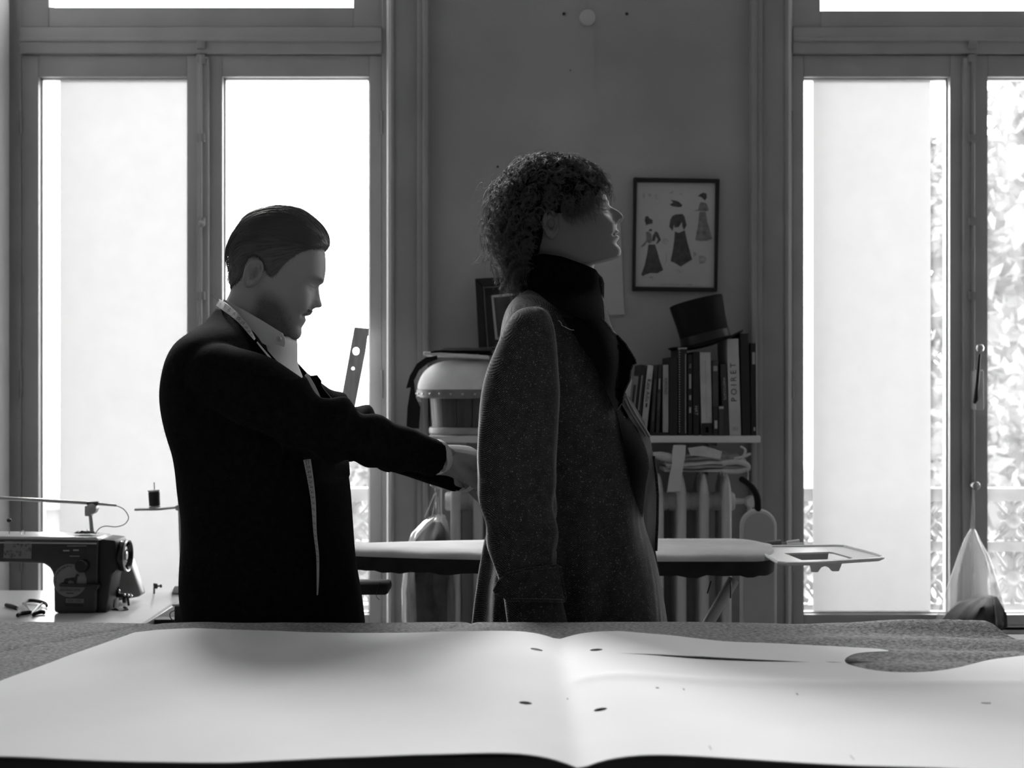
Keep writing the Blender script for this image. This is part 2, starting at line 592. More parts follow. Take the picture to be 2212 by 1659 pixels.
def scroll_panel(cx_, y, z0, z1, w):
    """cast-iron scroll motif"""
    parts = []
    zc, hh = (z0 + z1) / 2, (z1 - z0) / 2
    for s in (-1, 1):
        for q in (-1, 1):
            pts = []
            for k in range(15):
                a = k / 14 * 1.55 * PI
                r = w * .26 * (1 - .55 * k / 14)
                pts.append((cx_ + s * (w * .24 + r * math.cos(a + PI * .5) * .9), y, zc + q * (hh * .45 + r * math.sin(a + PI * .5) * (hh / w) * 1.7)))
            parts.append(tube(pts, .011, 6))
    parts.append(tube([(cx_, y, z0), (cx_, y, z1)], .009, 6))
    parts.append(lathe([(.002, -.04), (.03, -.02), (.036, 0), (.03, .02), (.002, .04)], (cx_, y, zc), 'z', 10))
    parts.append(tube([(cx_ - w * .5, y, z0), (cx_, y, zc), (cx_ - w * .5, y, z1)], .007, 6))
    parts.append(tube([(cx_ + w * .5, y, z0), (cx_, y, zc), (cx_ + w * .5, y, z1)], .007, 6))
    return cat(parts)

def railing(label, xa, xb):
    y = 5.05
    r = thing('balcony_railing', label, 'railing', ((xa + xb) / 2, y, PZ(1315, y)))
    for a, b, nm in ((1053, 1082, 'top_rail'), (1168, 1190, 'middle_rail'), (1304, 1318, 'bottom_rail')):
        obj(nm, bbox(xa, xb, y - .03, y + .03, PZ(b, y), PZ(a, y), .006), m_rail, r)
    n = int((xb - xa) / .155)
    for i in range(n):
        cx_ = xa + (i + .5) * (xb - xa) / n
        obj('scroll_baluster', scroll_panel(cx_, y, PZ(1168, y), PZ(1082, y), .145), m_rail, r)
        obj('scroll_baluster', scroll_panel(cx_, y, PZ(1304, y), PZ(1190, y), .145), m_rail, r)
    for x in (xa, xb):
        obj('post', bbox(x - .02, x + .02, y - .02, y + .02, PZ(1318, y) - .1, PZ(1053, y), .004), m_rail, r)
    for x in (xa + .1, xb - .1):
        obj('wall_stay', tube([(x, y, PZ(1311, y)), (x, YO, PZ(1311, y))], .012, 8), m_rail, r)
railing('pale cast-iron balcony railing outside the window behind the bearded man', W1[0] - .05, W1[1] + .05)
railing('pale cast-iron balcony railing outside the window with the plastic bag', W2[0] - .05, W2[1] + .05)

def tree(label, x, y, h, blobs, n, size):
    t = thing('street_tree', label, 'tree', (x, y, -6.0))
    obj('trunk', tube([(x, y, -6), (x + .1, y, -3), (x, y, -0.5), (x + .15, y, 1.5)], [.22, .18, .14, .06], 10), m_bark, t)
    q = []
    V = np.empty((n * 4, 3))
    for i in range(n):
        bx, by, bz, br = blobs[i % len(blobs)]
        d = rng.normal(size=3); d /= np.linalg.norm(d)
        c = np.array([bx, by, bz]) + d * br * (rng.random() ** .4)
        a = rng.normal(size=3); a /= np.linalg.norm(a)
        b = np.cross(a, rng.normal(size=3)); b /= np.linalg.norm(b)
        s = size * (.6 + .8 * rng.random())
        V[i * 4:i * 4 + 4] = [c - a * s, c - b * s * .5, c + a * s, c + b * s * .5]
    nb_ = n // 5                                              # bigger sprays deep inside close the crown
    for i in range(0, nb_):
        c = V[i * 4:i * 4 + 4].mean(axis=0)
        V[i * 4:i * 4 + 4] = c + (V[i * 4:i * 4 + 4] - c) * 3.6 + np.array([0, .5, 0])
    obj('foliage', (V, np.arange(n * 4).reshape(n, 4)), m_leaf, t, smooth=False, kind='stuff')
tree('pale leafy street tree seen through the right-hand window panes', 4.4, 10.5, 6,
     [(4.3, 10.5, 1.8, 1.1), (4.9, 10.8, 2.6, 1.1), (3.9, 10.2, 0.9, .8), (4.9, 10.5, 0.6, 1.0), (4.6, 10.4, -.6, 1.0), (3.5, 10.4, 2.9, .5), (5.3, 10.5, 3.2, 1.0), (4.6, 10.6, -2, 1.1), (4.3, 10.5, 1.2, 1.0), (4.7, 10.6, 3.3, 1.1), (4.2, 10.4, 2.6, 1.0), (5.0, 10.4, 1.5, 1.1)], 16000, .06)
tree('low pale bush-like tree seen beside the bearded man\'s chin', -1.9, 12.0, 6,
     [(-1.75, 12, .55, .55), (-1.9, 12, -.1, .8), (-1.5, 12.2, -.7, .9), (-1.8, 12, -1.8, 1.1)], 2500, .055)
hb = thing('apartment_house', 'pale house front across the street, low behind the railings', 'building', (0, 24, -6))
m_house = mat('pale_render', 0.1, 0.9, var=0.05)
obj('house_wall', box(-14, 16, 24, 30, -6, -.9), m_house, hb, smooth=False)
obj('house_cornice', box(-14.2, 16.2, 23.7, 30.2, -.9, -.6), m_house, hb, smooth=False)
for i in range(14):
    x = -13 + i * 2.05
    w = obj('house_window', box(x, x + .95, 23.93, 24.1, -4.2, -2.2), m_case, hb, smooth=False)

# ------------------------------------------------------------------ cutting table, wool cloth, card pattern
ZTAB = 0.985
m_tabwood = mat('dark_table_wood', 0.03, 0.5, var=0.4, vscale=6, stretch=(1, 12, 12))
tb = thing('cutting_table', 'dark wooden cutting table in front, under the grey cloth and the card pattern', 'table', (0.1, 1.72, 0))
obj('tabletop', bbox(-1.25, .84, 1.40, 2.10, ZTAB - .045, ZTAB, .004), m_tabwood, tb)
for x in (-1.15, .78):
    for y in (1.48, 2.03):
        obj('leg', bbox(x - .035, x + .035, y - .035, y + .035, 0, ZTAB - .045, .004), m_tabwood, tb)
obj('apron', cat([bbox(-1.15, .78, 1.46, 1.485, ZTAB - .15, ZTAB - .045), bbox(-1.15, .78, 2.02, 2.045, ZTAB - .15, ZTAB - .045)]), m_tabwood, tb)

def wool(name, g, s=0.5):
    m = mat(name, g, 0.95, var=0.5, vscale=170, bump=0.5, bscale=350, sheen=0.1, stretch=(1, 1.1, 1))
    return m
m_grey_wool = wool('grey_wool', 0.27)
ZC = 1.0
# cloth: grid over the table top, hanging a little over the far edge, folded and bunched at the right end
nx, ny = 260, 60
V, Fc = [], []
for j in range(ny + 1):
    t = j / ny
    for i in range(nx + 1):
        s = i / nx
        x = -1.2 + s * 2.05
        yfar = 2.125 - .012 * max(0, math.sin((x - .55) * 9)) - max(0, (x - .69) / .10) ** 1.5 * .15
        y = 1.415 + t * (yfar - 1.415)
        z = ZC + .0012 * noise.noise((x * 14, y * 20, 0)) + .0025 * noise.noise((x * 4, y * 6, 3))
        # ripples towards the right-hand end
        k = min(1, max(0, (x - .35) / .3))
        z += k * (.0062 * math.sin(y * 62 + x * 9 + 2.4 * noise.noise((x * 4, y * 3, 7))) + .002)
        z += .008 * k * math.exp(-((y - 2.07 + (x - .6) * .18) / .02) ** 2)
        # seams / creases on the left
        z -= .004 * math.exp(-((x + .70 - (y - 1.95) * .72) / .006) ** 2)
        z -= .004 * math.exp(-((x + .12 - (y - 2.05) * .8 ) / .006) ** 2) * (1 if y > 2.0 else 0)
        z += .0016 * math.sin(x * 8 + 1) * t
        V.append((x, y, z))
for j in range(ny):
    for i in range(nx):
        a = j * (nx + 1) + i
        Fc.append((a, a + 1, a + nx + 2, a + nx + 1))
V2, F2 = solidify((V, Fc), (0, 0, -.011))
V2 = [(p.x, p.y, max(p.z, ZTAB + .0006)) for p in V2]
cl = obj('wool_cloth', (V2, F2), m_grey_wool)
tag(cl, 'grey wool cloth spread over the cutting table, bunched in folds at the right', 'cloth')

# card pattern: mapped from the photo onto the table plane
ZP = 1.012
def T(px, py, z=ZP):
    d = F * (CZ - z) / (py - CY)
    return ((px - CX) * d / F, d)
outl = [(-420, 1600), (-200, 1540), (0, 1468), (120, 1425), (230, 1385), (290, 1364), (340, 1359), (420, 1357), (520, 1361), (640, 1367), (760, 1373), (900, 1376), (1060, 1379),
        (1225, 1383), (1340, 1378), (1450, 1381), (1560, 1389), (1700, 1393), (1800, 1396), (1900, 1403), (1919, 1407)]
arm = [(1919, 1409), (1880, 1410), (1850, 1413), (1832, 1420), (1825, 1428), (1830, 1436), (1850, 1443), (1885, 1450), (1925, 1454), (1980, 1454.5), (2030, 1451), (2080, 1443), (2140, 1429), (2212, 1419), (2330, 1405), (2420, 1402)]
front_e = [(2430, 1664), (2100, 1664), (1800, 1660), (1540, 1658), (1400, 1657), (1225, 1658), (1050, 1652), (900, 1648), (700, 1646), (500, 1648), (300, 1645), (0, 1636), (-420, 1634)]
poly = [T(*p) for p in outl] + [T(*p) for p in cr2(arm, 4)] + [T(*p) for p in front_e]
def hole(px, py, r):
    c = T(px, py)
    return [(c[0] + r * math.cos(2 * PI * k / 14), c[1] + r * .92 * math.sin(2 * PI * k / 14)) for k in range(14)]
holes = [hole(1159, 1416, .0088), hole(1288, 1419, .0088), hole(1135, 1540, .0078), hole(1297, 1549, .0078)]
holes.append([T(*p) for p in ((1335, 1428.2), (1420, 1426.6), (1520, 1425.6), (1620, 1427.4), (1700, 1429), (1748, 1431), (1700, 1431.6), (1620, 1432.6), (1520, 1432), (1420, 1429.6))])
holes.append([T(*p) for p in ((1782, 1431), (1800, 1431.4), (1822, 1433.4), (1800, 1433.6))])
v2, tris = fill2d(poly, holes, .014, .010)
xc = T(1225, 1500)[0]
def card_h(x, y):
    s = x - (xc + (y - 1.6) * .0)
    h = .0115 * (abs(s) / .075) * math.exp(1 - abs(s) / .075) * (1.0 + (2.0 - y) * .25)
    h += .004 * noise.noise((x * 2.2, y * 2.5, 1)) + .0012 * noise.noise((x * 9, y * 9, 4))
    h -= .002 * math.exp(-((y - T(1225, 1487)[1]) / .006) ** 2) * (1 if s > 0 else 0)      # long crease on the right half
    h += .0025 * math.exp(-((y - T(1225, 1480)[1]) / .02) ** 2) * (1 if s > 0 else 0)
    return h
m_card = mat('white_card', 0.86, 0.75, var=0.025, vscale=5, bump=0.05, bscale=30)
Vp = [(x, y, ZP + card_h(x, y)) for x, y in v2]
card = obj('pattern_sheet', solidify((Vp, tris), (0, 0, -.0012)), m_card, smooth=True)
tag(card, 'large white card pattern with a centre fold, punched holes and a cut armhole curve', 'pattern')
m_pencil = mat('pencil_mark', 0.30, 0.8)
mk = []
for px, py, w, hgt in ((1226, 1510, 3, 4), (1420, 1505, 7, 2), (1477, 1504, 3, 4), (1722, 1503, 3, 4), (1534, 1638, 2, 10), (1841, 1645, 2, 10), (2130, 1522, 20, 1.5)):
    c = T(px, py)
    a = T(px + w / 2, py); b = T(px, py - hgt / 2); e = T(px, py + hgt / 2)
    hw = abs(a[0] - c[0])
    mk.append([(c[0] - hw, e[1]), (c[0] + hw, e[1]), (c[0] + hw, b[1]), (c[0] - hw, b[1])])
parts = []
for q in mk:
    parts.append(([(x, y, ZP + card_h(x, y) + .0006) for x, y in q], [(0, 1, 2, 3)]))
obj('pencil_marks', cat(parts), m_pencil, card, smooth=False, kind='stuff')

# ------------------------------------------------------------------ wall shelf with books, hat and padded form
DS = 4.06
zsh = PZ(941, DS)
sh = thing('wall_shelf', 'thin white wall shelf carrying books and a domed form', 'shelf', (.25, YW - .12, zsh - .022))
obj('board', bbox(PX(924, DS - .01), PX(1643, DS - .01), DS - .012, YW - .001, zsh - .022, zsh, .004), m_white, sh)
for px in (1000, 1560):
    x = PX(px, DS)
    obj('bracket', cat([box(x - .01, x + .01, YW - .20, YW - .001, zsh - .034, zsh - .022), box(x - .01, x + .01, YW - .012, YW - .001, zsh - .14, zsh - .022)]), m_case, sh, smooth=False)

m_ink = mat('dark_ink', 0.03, 0.7)
m_ink_l = mat('pale_ink', 0.45, 0.7)
m_page = mat('page_edges', 0.6, 0.9, var=.1, vscale=40, stretch=(60, 1, 1))

def book(x0, x1, ytop, g, label, lean=0.0, text=None, tink='dark', tsize=.6, tpos=.5, depth=.19, ybot=941.0, dfront=DS, flip=True, extras=None, name='book'):
    """a book standing spine out: pixel x range at its top (x0,x1), top y, lean = shift of the top to the right in px"""
    w = (x1 - x0) * dfront / F
    h = (ybot - ytop) * dfront / F
    xb = PX((x0 + x1) / 2 - lean, dfront)
    root = thing(name, label, 'book', (xb, dfront + depth / 2, PZ(ybot, dfront)), 'books on the wall shelf')
    ang = math.atan2(lean, ybot - ytop)
    pivot = Vector((xb, 0, PZ(ybot, dfront) + abs(math.sin(ang)) * w / 2))
    M = Matrix.Translation(pivot) @ Matrix.Rotation(ang, 4, 'Y')
    t = .0022
    g = g if g > .2 else g * .5
    m = mat('cover_%02d' % int(g * 1000), g, .55, var=.12, vscale=20)
    y0_, y1_ = dfront, dfront + depth
    cover = [bevel(box(-w / 2, w / 2, y0_, y0_ + .004, 0, h), .0012, 1), box(-w / 2, -w / 2 + t, y0_ + .002, y1_, 0, h), box(w / 2 - t, w / 2, y0_ + .002, y1_, 0, h)]
    obj('cover', xf(cat(cover), M), m, root)
    obj('pages', xf(box(-w / 2 + t, w / 2 - t, y0_ + .004, y1_ - .006, .003, h - .004), M), m_page, root, smooth=False)
    if text:
        R = Matrix.Rotation(PI / 2, 4, 'X')
        Rz = Matrix.Rotation(-PI / 2 if flip else PI / 2, 4, 'Z')
        TM = M @ Matrix.Translation((0, y0_ - .0006, h * tpos)) @ R @ Rz
        obj('title', text_vf(text, w * tsize, TM), m_ink if tink == 'dark' else m_ink_l, root, smooth=False)
    for e in (extras or []):
        u0, u1, q0, q1, mm, nm = e
        obj(nm, xf(box(-w / 2 + u0 * w, -w / 2 + u1 * w, y0_ - .0012, y0_ + .001, q0 * h, q1 * h), M), mm, root, smooth=False)
    return root

book(1357, 1366, 819, .45, 'pale book leaning at the left end of the shelf row, half hidden by the coat', 15)
book(1367, 1380, 812, .22, 'mid-grey short book with a faint title, leaning second from the left', 15, None, extras=[(.3, .7, .55, .85, m_ink, 'title_strip')])
book(1384, 1396, 788, .035, 'black leaning book just left of the tall white-spined leaning book', 16, extras=[(.4, .55, .35, .85, m_case, 'title_strip')])
book(1399, 1412, 789, .46, 'white-spined leaning book lettered with a two-word name', 16, 'Kate Adie', 'dark', .95, .64, extras=[(.35, .65, .40, .46, m_ink, 'emblem'), (.3, .7, .08, .24, m_case, 'subtitle_strip')])
book(1413.5, 1421.5, 789, .05, 'dark slim book wedged right of the white leaning one', 9, extras=[(.3, .7, .2, .8, mat('dull_print', .09, .8), 'title_strip')])
book(1422.5, 1430, 787, .06, 'dark slim mottled book left of the kimono book', 6, extras=[(.25, .75, .35, .6, mat('dull_print', .09, .8), 'title_strip'), (.3, .7, .65, .8, m_case, 'title_strip')])
book(1432, 1444, 788, .34, 'upright grey book titled KIMONO', 0, 'KIMONO', 'dark', .72, .68, ybot=934)
nb = thing('notebook', 'small black notebook lying flat under the kimono book', 'notebook', (PX(1420, DS), DS + .06, zsh))
obj('cover', bbox(PX(1397, DS), PX(1444.5, DS), DS - .004, DS + .17, zsh, zsh + .0095, .002), m_black, nb)
obj('pages', box(PX(1399, DS), PX(1443, DS), DS, DS + .165, zsh + .0025, zsh + .007), m_page, nb, smooth=False)
book(1446, 1464, 772, .02, 'thick black book right of the kimono book', 0)
b9 = book(1465, 1484, 751, .02, 'tall black wire-bound album with a dotted spine edge', 0, extras=[(.80, .86, .03, .93, m_ink_l, 'white_line'), (0, 1, .985, 1.0, m_ink_l, 'pale_top_edge')])
dots = []
for k in range(34):
    z = PZ(941 - 8 - k * 5.35, DS)
    dots.append(box(PX(1466.5, DS), PX(1468.6, DS), DS - .002, DS, z, z + .0028))
obj('binding_rings', cat(dots), m_ink_l, b9, smooth=False)
book(1486, 1495, 766, .025, 'black book with small white lettering down its spine, left of the hat book', 0, 'THE', 'pale', .6, .86, extras=[(.3, .75, .58, .76, m_case, 'title_strip'), (.3, .75, .44, .50, m_case, 'title_strip'), (.3, .75, .28, .35, m_case, 'title_strip')])
book(1497, 1510.5, 760, .02, 'black book titled HAT in pale letters low on the spine', 0, 'HAT', 'pale', .75, .30)
book(1511.5, 1535, 761, .50, 'wide pale-spined book with a black foot, under the top hat', -4, None, extras=[(0, 1, 0, .15, m_black, 'black_foot'), (.35, .65, .035, .10, m_ink_l, 'emblem'), (.47, .53, .62, .9, m_case, 'title_strip'), (.48, .52, .2, .58, m_case, 'title_strip')])
book(1539, 1551, 779, .12, 'mid-dark slim book between the pale wide book and the waistcoat book', -2, extras=[(.15, .85, .86, .93, m_case, 'band')])
book(1556.5, 1569, 787, .07, 'dark grey book titled WAISTCOATS beside the large white one', -6, 'WAISTCOATS', 'pale', .62, .66)
book(1541, 1551, 878, .05, 'small dark booklet with a white patch in front of the row', 0, depth=.06, dfront=DS - .008, extras=[(.25, .85, .24, .52, m_ink_l, 'white_patch')], name='booklet')
book(1553, 1563, 878, .10, 'small mid-grey booklet with a pale head in front of the row', 0, depth=.06, dfront=DS - .008, extras=[(0, 1, .92, 1, m_ink_l, 'pale_head')], name='booklet')
book(1570, 1595, 732, .50, 'tall white book titled POIRET in widely spaced letters', -6, 'P O I R E T', 'dark', .72, .55, flip=False, extras=[(.25, .75, .05, .09, m_case, 'publisher_mark')])
book(1598.5, 1617, 720, .02, 'tallest dark book right of the large white one', -5)
book(1621.5, 1634, 741, .02, 'black book with a pale right edge at the right end of the shelf', -1.5, extras=[(.25, .75, .77, .90, m_case, 'title_strip'), (.9, 1.0, 0, 1, m_page, 'pale_edge'), (.4, .7, .05, .09, m_ink_l, 'emblem')])

# top hat resting askew on the books
m_hat = mat('black_felt', 0.007, 0.7, spec=.2)
hc = P(1527, 745, DS + .085)
th = thing('top_hat', 'battered black top hat tilted on top of the books', 'hat', tuple(hc))
MH = Matrix.Translation(hc) @ Matrix.Rotation(math.radians(-14), 4, 'Y') @ Matrix.Rotation(math.radians(-2), 4, 'X')
crown = [(.001, .148), (.074, .148), (.0845, .146), (.0865, .142), (.0845, .12), (.0805, .08), (.0785, .04), (.080, .012), (.084, .004)]
obj('crown', xf(lathe(crown[::-1], (0, 0, 0), 'z', 48), MH), m_hat, th)
brim = []
for r, h in ((.080, .002), (.100, .001), (.118, .004), (.123, .008), (.123, .011), (.117, .007), (.100, .004), (.080, .006)):
    brim.append([MH @ Vector((r * math.cos(a), r * .93 * math.sin(a), h + .016 * (math.cos(a) ** 2 - .45) * (r / .123) ** 2)) for a in [2 * PI * k / 48 for k in range(48)]])
obj('brim', loft(brim + [brim[0]], True, False), m_hat, th)
obj('hat_band', xf(lathe([(.0795, .008), (.0812, .010), (.0800, .036), (.0785, .037)], (0, 0, 0), 'z', 48, False), MH), mat('black_ribbon', .008, .4), th)

# padded dome form on a stand
cxf, df = PX(1005, 4.14), 4.17
zb0 = zsh
fm = thing('padded_form', 'domed padded form with a studded band on a wooden base, at the shelf\'s left end', 'form', (cxf, df, zb0))
m_linen = mat('pale_linen', 0.78, 0.9, var=.12, vscale=10, bump=.2, bscale=200)
m_oldwood = mat('old_wood', 0.07, 0.5, var=.35, vscale=5, stretch=(14, 14, 1))
m_wood = mat('pale_wood', 0.36, 0.5, var=.2, vscale=5, stretch=(1, 12, 12))
m_leather = mat('leather_band', 0.20, 0.5, var=.25, vscale=25)
zpx = lambda py: PZ(py, 4.05)
r1 = .118
obj('base', bevel(lathe([(r1 * .96, 0), (r1, .004), (r1, .020), (r1 * .96, .024)], (cxf, df, zb0 + .001), 'z', 48), .004, 2), m_wood, fm)
zs0, zs1 = zb0 + .025, zpx(858)
for k in range(14):
    a0, a1 = 2 * PI * k / 14 + .012, 2 * PI * (k + 1) / 14 - .012
    ring = lambda r, z: [(cxf + r * math.cos(a), df + r * math.sin(a), z) for a in np.linspace(a0, a1, 5)]
    ri, ro = .094, .108
    pts0 = ring(ro, zs0) + ring(ri, zs0)[::-1]
    pts1 = ring(ro * 1.06, zs1) + ring(ri * 1.06, zs1)[::-1]
    obj('stave', loft([pts0, pts1]), m_oldwood, fm, smooth=False)
zb1, zb2 = zpx(861), zpx(841)
obj('leather_strap', lathe([(.150, zb1), (.156, zb1 + .003), (.158, zb2 - .002), (.152, zb2)], (cxf, df, 0), 'z', 56), m_leather, fm)
dome = [(.146, zb2 - .01), (.155, zb2)]
ztop = zpx(776)
for k in range(1, 12):
    a = k / 11 * PI / 2
    dome.append((.154 * math.cos(a) ** .62 + .001, zb2 + (ztop - zb2) * math.sin(a) ** 1.1))
obj('dome', lathe(dome, (cxf, df, 0), 'z', 56), m_linen, fm)
for k in range(26):
    a = 2 * PI * k / 26 + .1
    c = Vector((cxf + .157 * math.cos(a), df + .157 * math.sin(a), (zb1 + zb2) / 2))
    obj('stud', lathe([(.001, -.0035), (.0035, -.002), (.0042, 0), (.0035, .002), (.001, .0035)], c, 'z', 8), m_steel, fm)
fr_ = [(PX(893, 4.05), zb1 + .006), (PX(905, 4.05), zb1 + .006), (PX(910, 4.05), zb1 - .012), (PX(900, 4.05), zb1 - .009), (PX(892, 4.05), zb1 - .021)]
obj('torn_flap', prism([(x, df - .095, z) for x, z in fr_], (0, .004, 0)), m_linen, fm, smooth=False)
# things heaped on top of the dome
bd = obj('clip_board', xf(bbox(-.10, .105, -.08, .08, 0, .012, .003), Matrix.Translation((PX(985, 4.12), 4.14, ztop + .0065)) @ Matrix.Rotation(.06, 4, 'Y')), m_linen)
tag(bd, 'pale flat board lying on top of the domed form', 'board')
m_dkcloth = mat('dark_cloth', 0.008, 0.9)
parts = []
gc = thing('folded_garment', 'dark folded garment on the pale board, one end hanging down at the left', 'garment', tuple(P(985, 766, 4.12)))
NG = 26
for lay in range(2):
    V, Fc = [], []
    for j in range(9):
        for i in range(NG):
            s, t = i / (NG - 1), j / 8
            x = PX(932 + lay * 4, 4.1) + s * .205
            y = 4.06 + t * .16
            e = min(1, 6 * s, 6 * (1 - s), 5 * t + .2, 5 * (1 - t) + .2)
            z = ztop + .021 + (.006 + lay * .007) * e + .0025 * noise.noise((x * 30, y * 30, lay)) + .004
            V.append((x, y, z))
    for j in range(8):
        for i in range(NG - 1):
            a = j * NG + i
            Fc.append((a, a + 1, a + NG + 1, a + NG))
    parts.append(solidify((V, Fc), (0, 0, -.005)))
obj('folds', cat(parts), m_dkcloth, gc)
hang = [(944, 768), (920, 772), (900, 786), (885, 812), (877, 839), (887, 837), (880, 880), (878, 925), (905, 926), (908, 880), (898, 858), (894, 822), (905, 800), (925, 784), (945, 776)]
obj('hanging_end', sheet(hang, lambda x, y: 4.02 + .002 * math.sin(y * .1) + max(0, (x - 905)) * .0006, .006, 7), m_dkcloth, gc)

# ------------------------------------------------------------------ pictures and papers on the wall
m_blkframe = mat('black_frame', 0.008, 0.4)
m_print = mat('print_paper', 0.50, 0.7, var=.05, vscale=12)
m_pg = mat('picture_glass', 0.03, 0.1)
m_p1 = mat('print_dark', 0.07, .8, var=.35, vscale=60)
m_p2 = mat('print_mid', 0.20, .8, var=.35, vscale=60)
m_p3 = mat('print_faint', 0.36, .8, var=.3, vscale=60)
DPIC = YW - .022
fp = thing('framed_print', 'black-framed fashion print of three women in long skirts, above the top hat', 'picture', tuple(P(1460, 628, DPIC)))
c4 = [(1369, 383), (1555, 386), (1550, 630), (1366, 628)]
i4 = [(1376, 393), (1546, 395), (1543, 621), (1373, 619)]
o3 = [P(x, y, DPIC) for x, y in c4]; i3 = [P(x, y, DPIC) for x, y in i4]
for k in range(4):
    q = [o3[k], o3[(k + 1) % 4], i3[(k + 1) % 4], i3[k]]
    obj('frame_bar', bevel(prism(q, (0, .021, 0)), .0025, 2), m_blkframe, fp)
obj('print', prism([P(x, y, DPIC + .010) for x, y in i4], (0, .003, 0)), m_print, fp, smooth=False)
# the figures, traced as flat printed shapes lying on the print (pixels of a 5.53x enlargement)
ez = lambda pts: [(1340 + x / 5.53, 360 + y / 5.53) for x, y in pts]
def flat(name, polys, m, joined=False):
    parts = []
    for pl in polys:
        q = [P(x, y, DPIC + .0094) for x, y in ez(pl)]
        v2, tr_ = fill2d([(p.x, p.z) for p in q], (), .05, .02)
        parts.append(([(x, DPIC + .0092, z) for x, z in v2], tr_))
    if joined: obj(name, cat(parts), m, fp, smooth=False, kind='stuff')
    else:
        for p_ in parts: obj(name, p_, m, fp, smooth=False)
flat('printed_skirt', [[(335, 930), (415, 930), (440, 1010), (470, 1120), (512, 1235), (440, 1275), (360, 1270), (300, 1290), (270, 1310), (250, 1290), (290, 1180), (320, 1040)],
     [(650, 775), (700, 790), (770, 760), (800, 900), (858, 1110), (790, 1150), (720, 1195), (650, 1150), (600, 1130), (630, 980), (645, 860)]], m_p1)
flat('printed_skirt', [[(945, 540), (1020, 540), (1040, 660), (1098, 860), (1040, 885), (960, 890), (895, 875), (925, 720)]], m_p2)
flat('printed_bodice', [[(620, 590), (660, 570), (740, 565), (765, 590), (792, 700), (760, 760), (742, 720), (735, 660), (700, 720), (650, 730), (640, 690), (625, 770), (585, 720), (595, 640)],
     [(385, 830), (420, 770), (450, 790), (485, 875), (450, 915), (425, 925), (450, 870), (425, 830), (410, 890), (380, 890)],
     [(355, 745), (380, 745), (378, 770), (350, 772), (335, 760)], [(290, 640), (300, 595), (330, 590), (350, 620), (385, 635), (388, 680), (330, 690), (310, 705)],
     [(590, 450), (630, 430), (600, 395), (660, 405), (700, 420), (742, 460), (730, 480), (690, 485), (650, 478), (610, 470)],
     [(950, 330), (990, 310), (1030, 322), (1035, 370), (1010, 405), (985, 380), (960, 360), (925, 355)]], m_p1)
flat('printed_jacket', [[(960, 425), (1000, 430), (1030, 440), (1060, 520), (1030, 535), (930, 530), (870, 530), (930, 510), (945, 450)],
     [(305, 780), (340, 775), (370, 800), (380, 900), (345, 920), (320, 900), (290, 945), (245, 965), (250, 950), (310, 880), (312, 820)]], m_p2)
flat('printed_sketches', [[(500, 880), (520, 855), (560, 860), (580, 890), (550, 930), (510, 925)], [(545, 1010), (560, 1060), (555, 1130), (520, 1175), (545, 1120), (540, 1050)],
     [(870, 1010), (920, 1040), (880, 1090)], [(940, 1060), (1000, 1065), (1030, 1090), (1010, 1150), (950, 1165), (930, 1110)], [(270, 320), (300, 310), (290, 380), (265, 360)],
     [(330, 330), (360, 310), (370, 350), (345, 370)], [(410, 330), (440, 325), (440, 395), (415, 380)], [(580, 320), (640, 280), (620, 320)], [(690, 320), (740, 320), (730, 335)],
     [(250, 1330), (380, 1310), (400, 1345), (350, 1325)], [(650, 1240), (700, 1225), (735, 1270), (690, 1262)], [(480, 1400), (860, 1405), (860, 1415), (480, 1412)]], m_p3, True)

# darker framed picture leaning on the heap at the left
DP2 = 4.215
fk = thing('framed_picture', 'dark framed picture leaning against the wall, half hidden behind the man in the long coat', 'picture', tuple(P(1090, 760, DP2)))
cc = [(1026, 602), (1200, 591), (1207, 760), (1035, 770)]
def inset(q, k0, k1):
    c = Vector((sum(p[0] for p in q) / 4, sum(p[1] for p in q) / 4))
    return [(p[0] + (k0 if p[0] < c.x else -k0), p[1] + (k1 if p[1] < c.y else -k1)) for p in q]
def frame_ring(name, a, b, d, dep, m, parent):
    o3 = [P(x, y, d) for x, y in a]; i3 = [P(x, y, d) for x, y in b]
    for k in range(4):
        obj(name, bevel(prism([o3[k], o3[(k + 1) % 4], i3[(k + 1) % 4], i3[k]], (0, dep, 0)), .002, 1), m, parent)
c2 = inset(cc, 17, 17); c3 = inset(cc, 20, 20); c5 = inset(cc, 35, 36); c6 = inset(cc, 40, 41)
frame_ring('frame_bar', cc, c2, DP2, .025, m_blkframe, fk)
frame_ring('inner_fillet', c2, c3, DP2 + .004, .01, mat('dull_gilt', .22, .4), fk)
obj('mount', prism([P(x, y, DP2 + .010) for x, y in c3], (0, .003, 0)), mat('dark_mount', .025, .8), fk, smooth=False)
frame_ring('mount_edge', c5, c6, DP2 + .0085, .002, m_print, fk)
obj('photograph', prism([P(x, y, DP2 + .0092) for x, y in c6], (0, .001, 0)), mat('dark_photo', .05, .5, var=.7, vscale=18), fk, smooth=False)

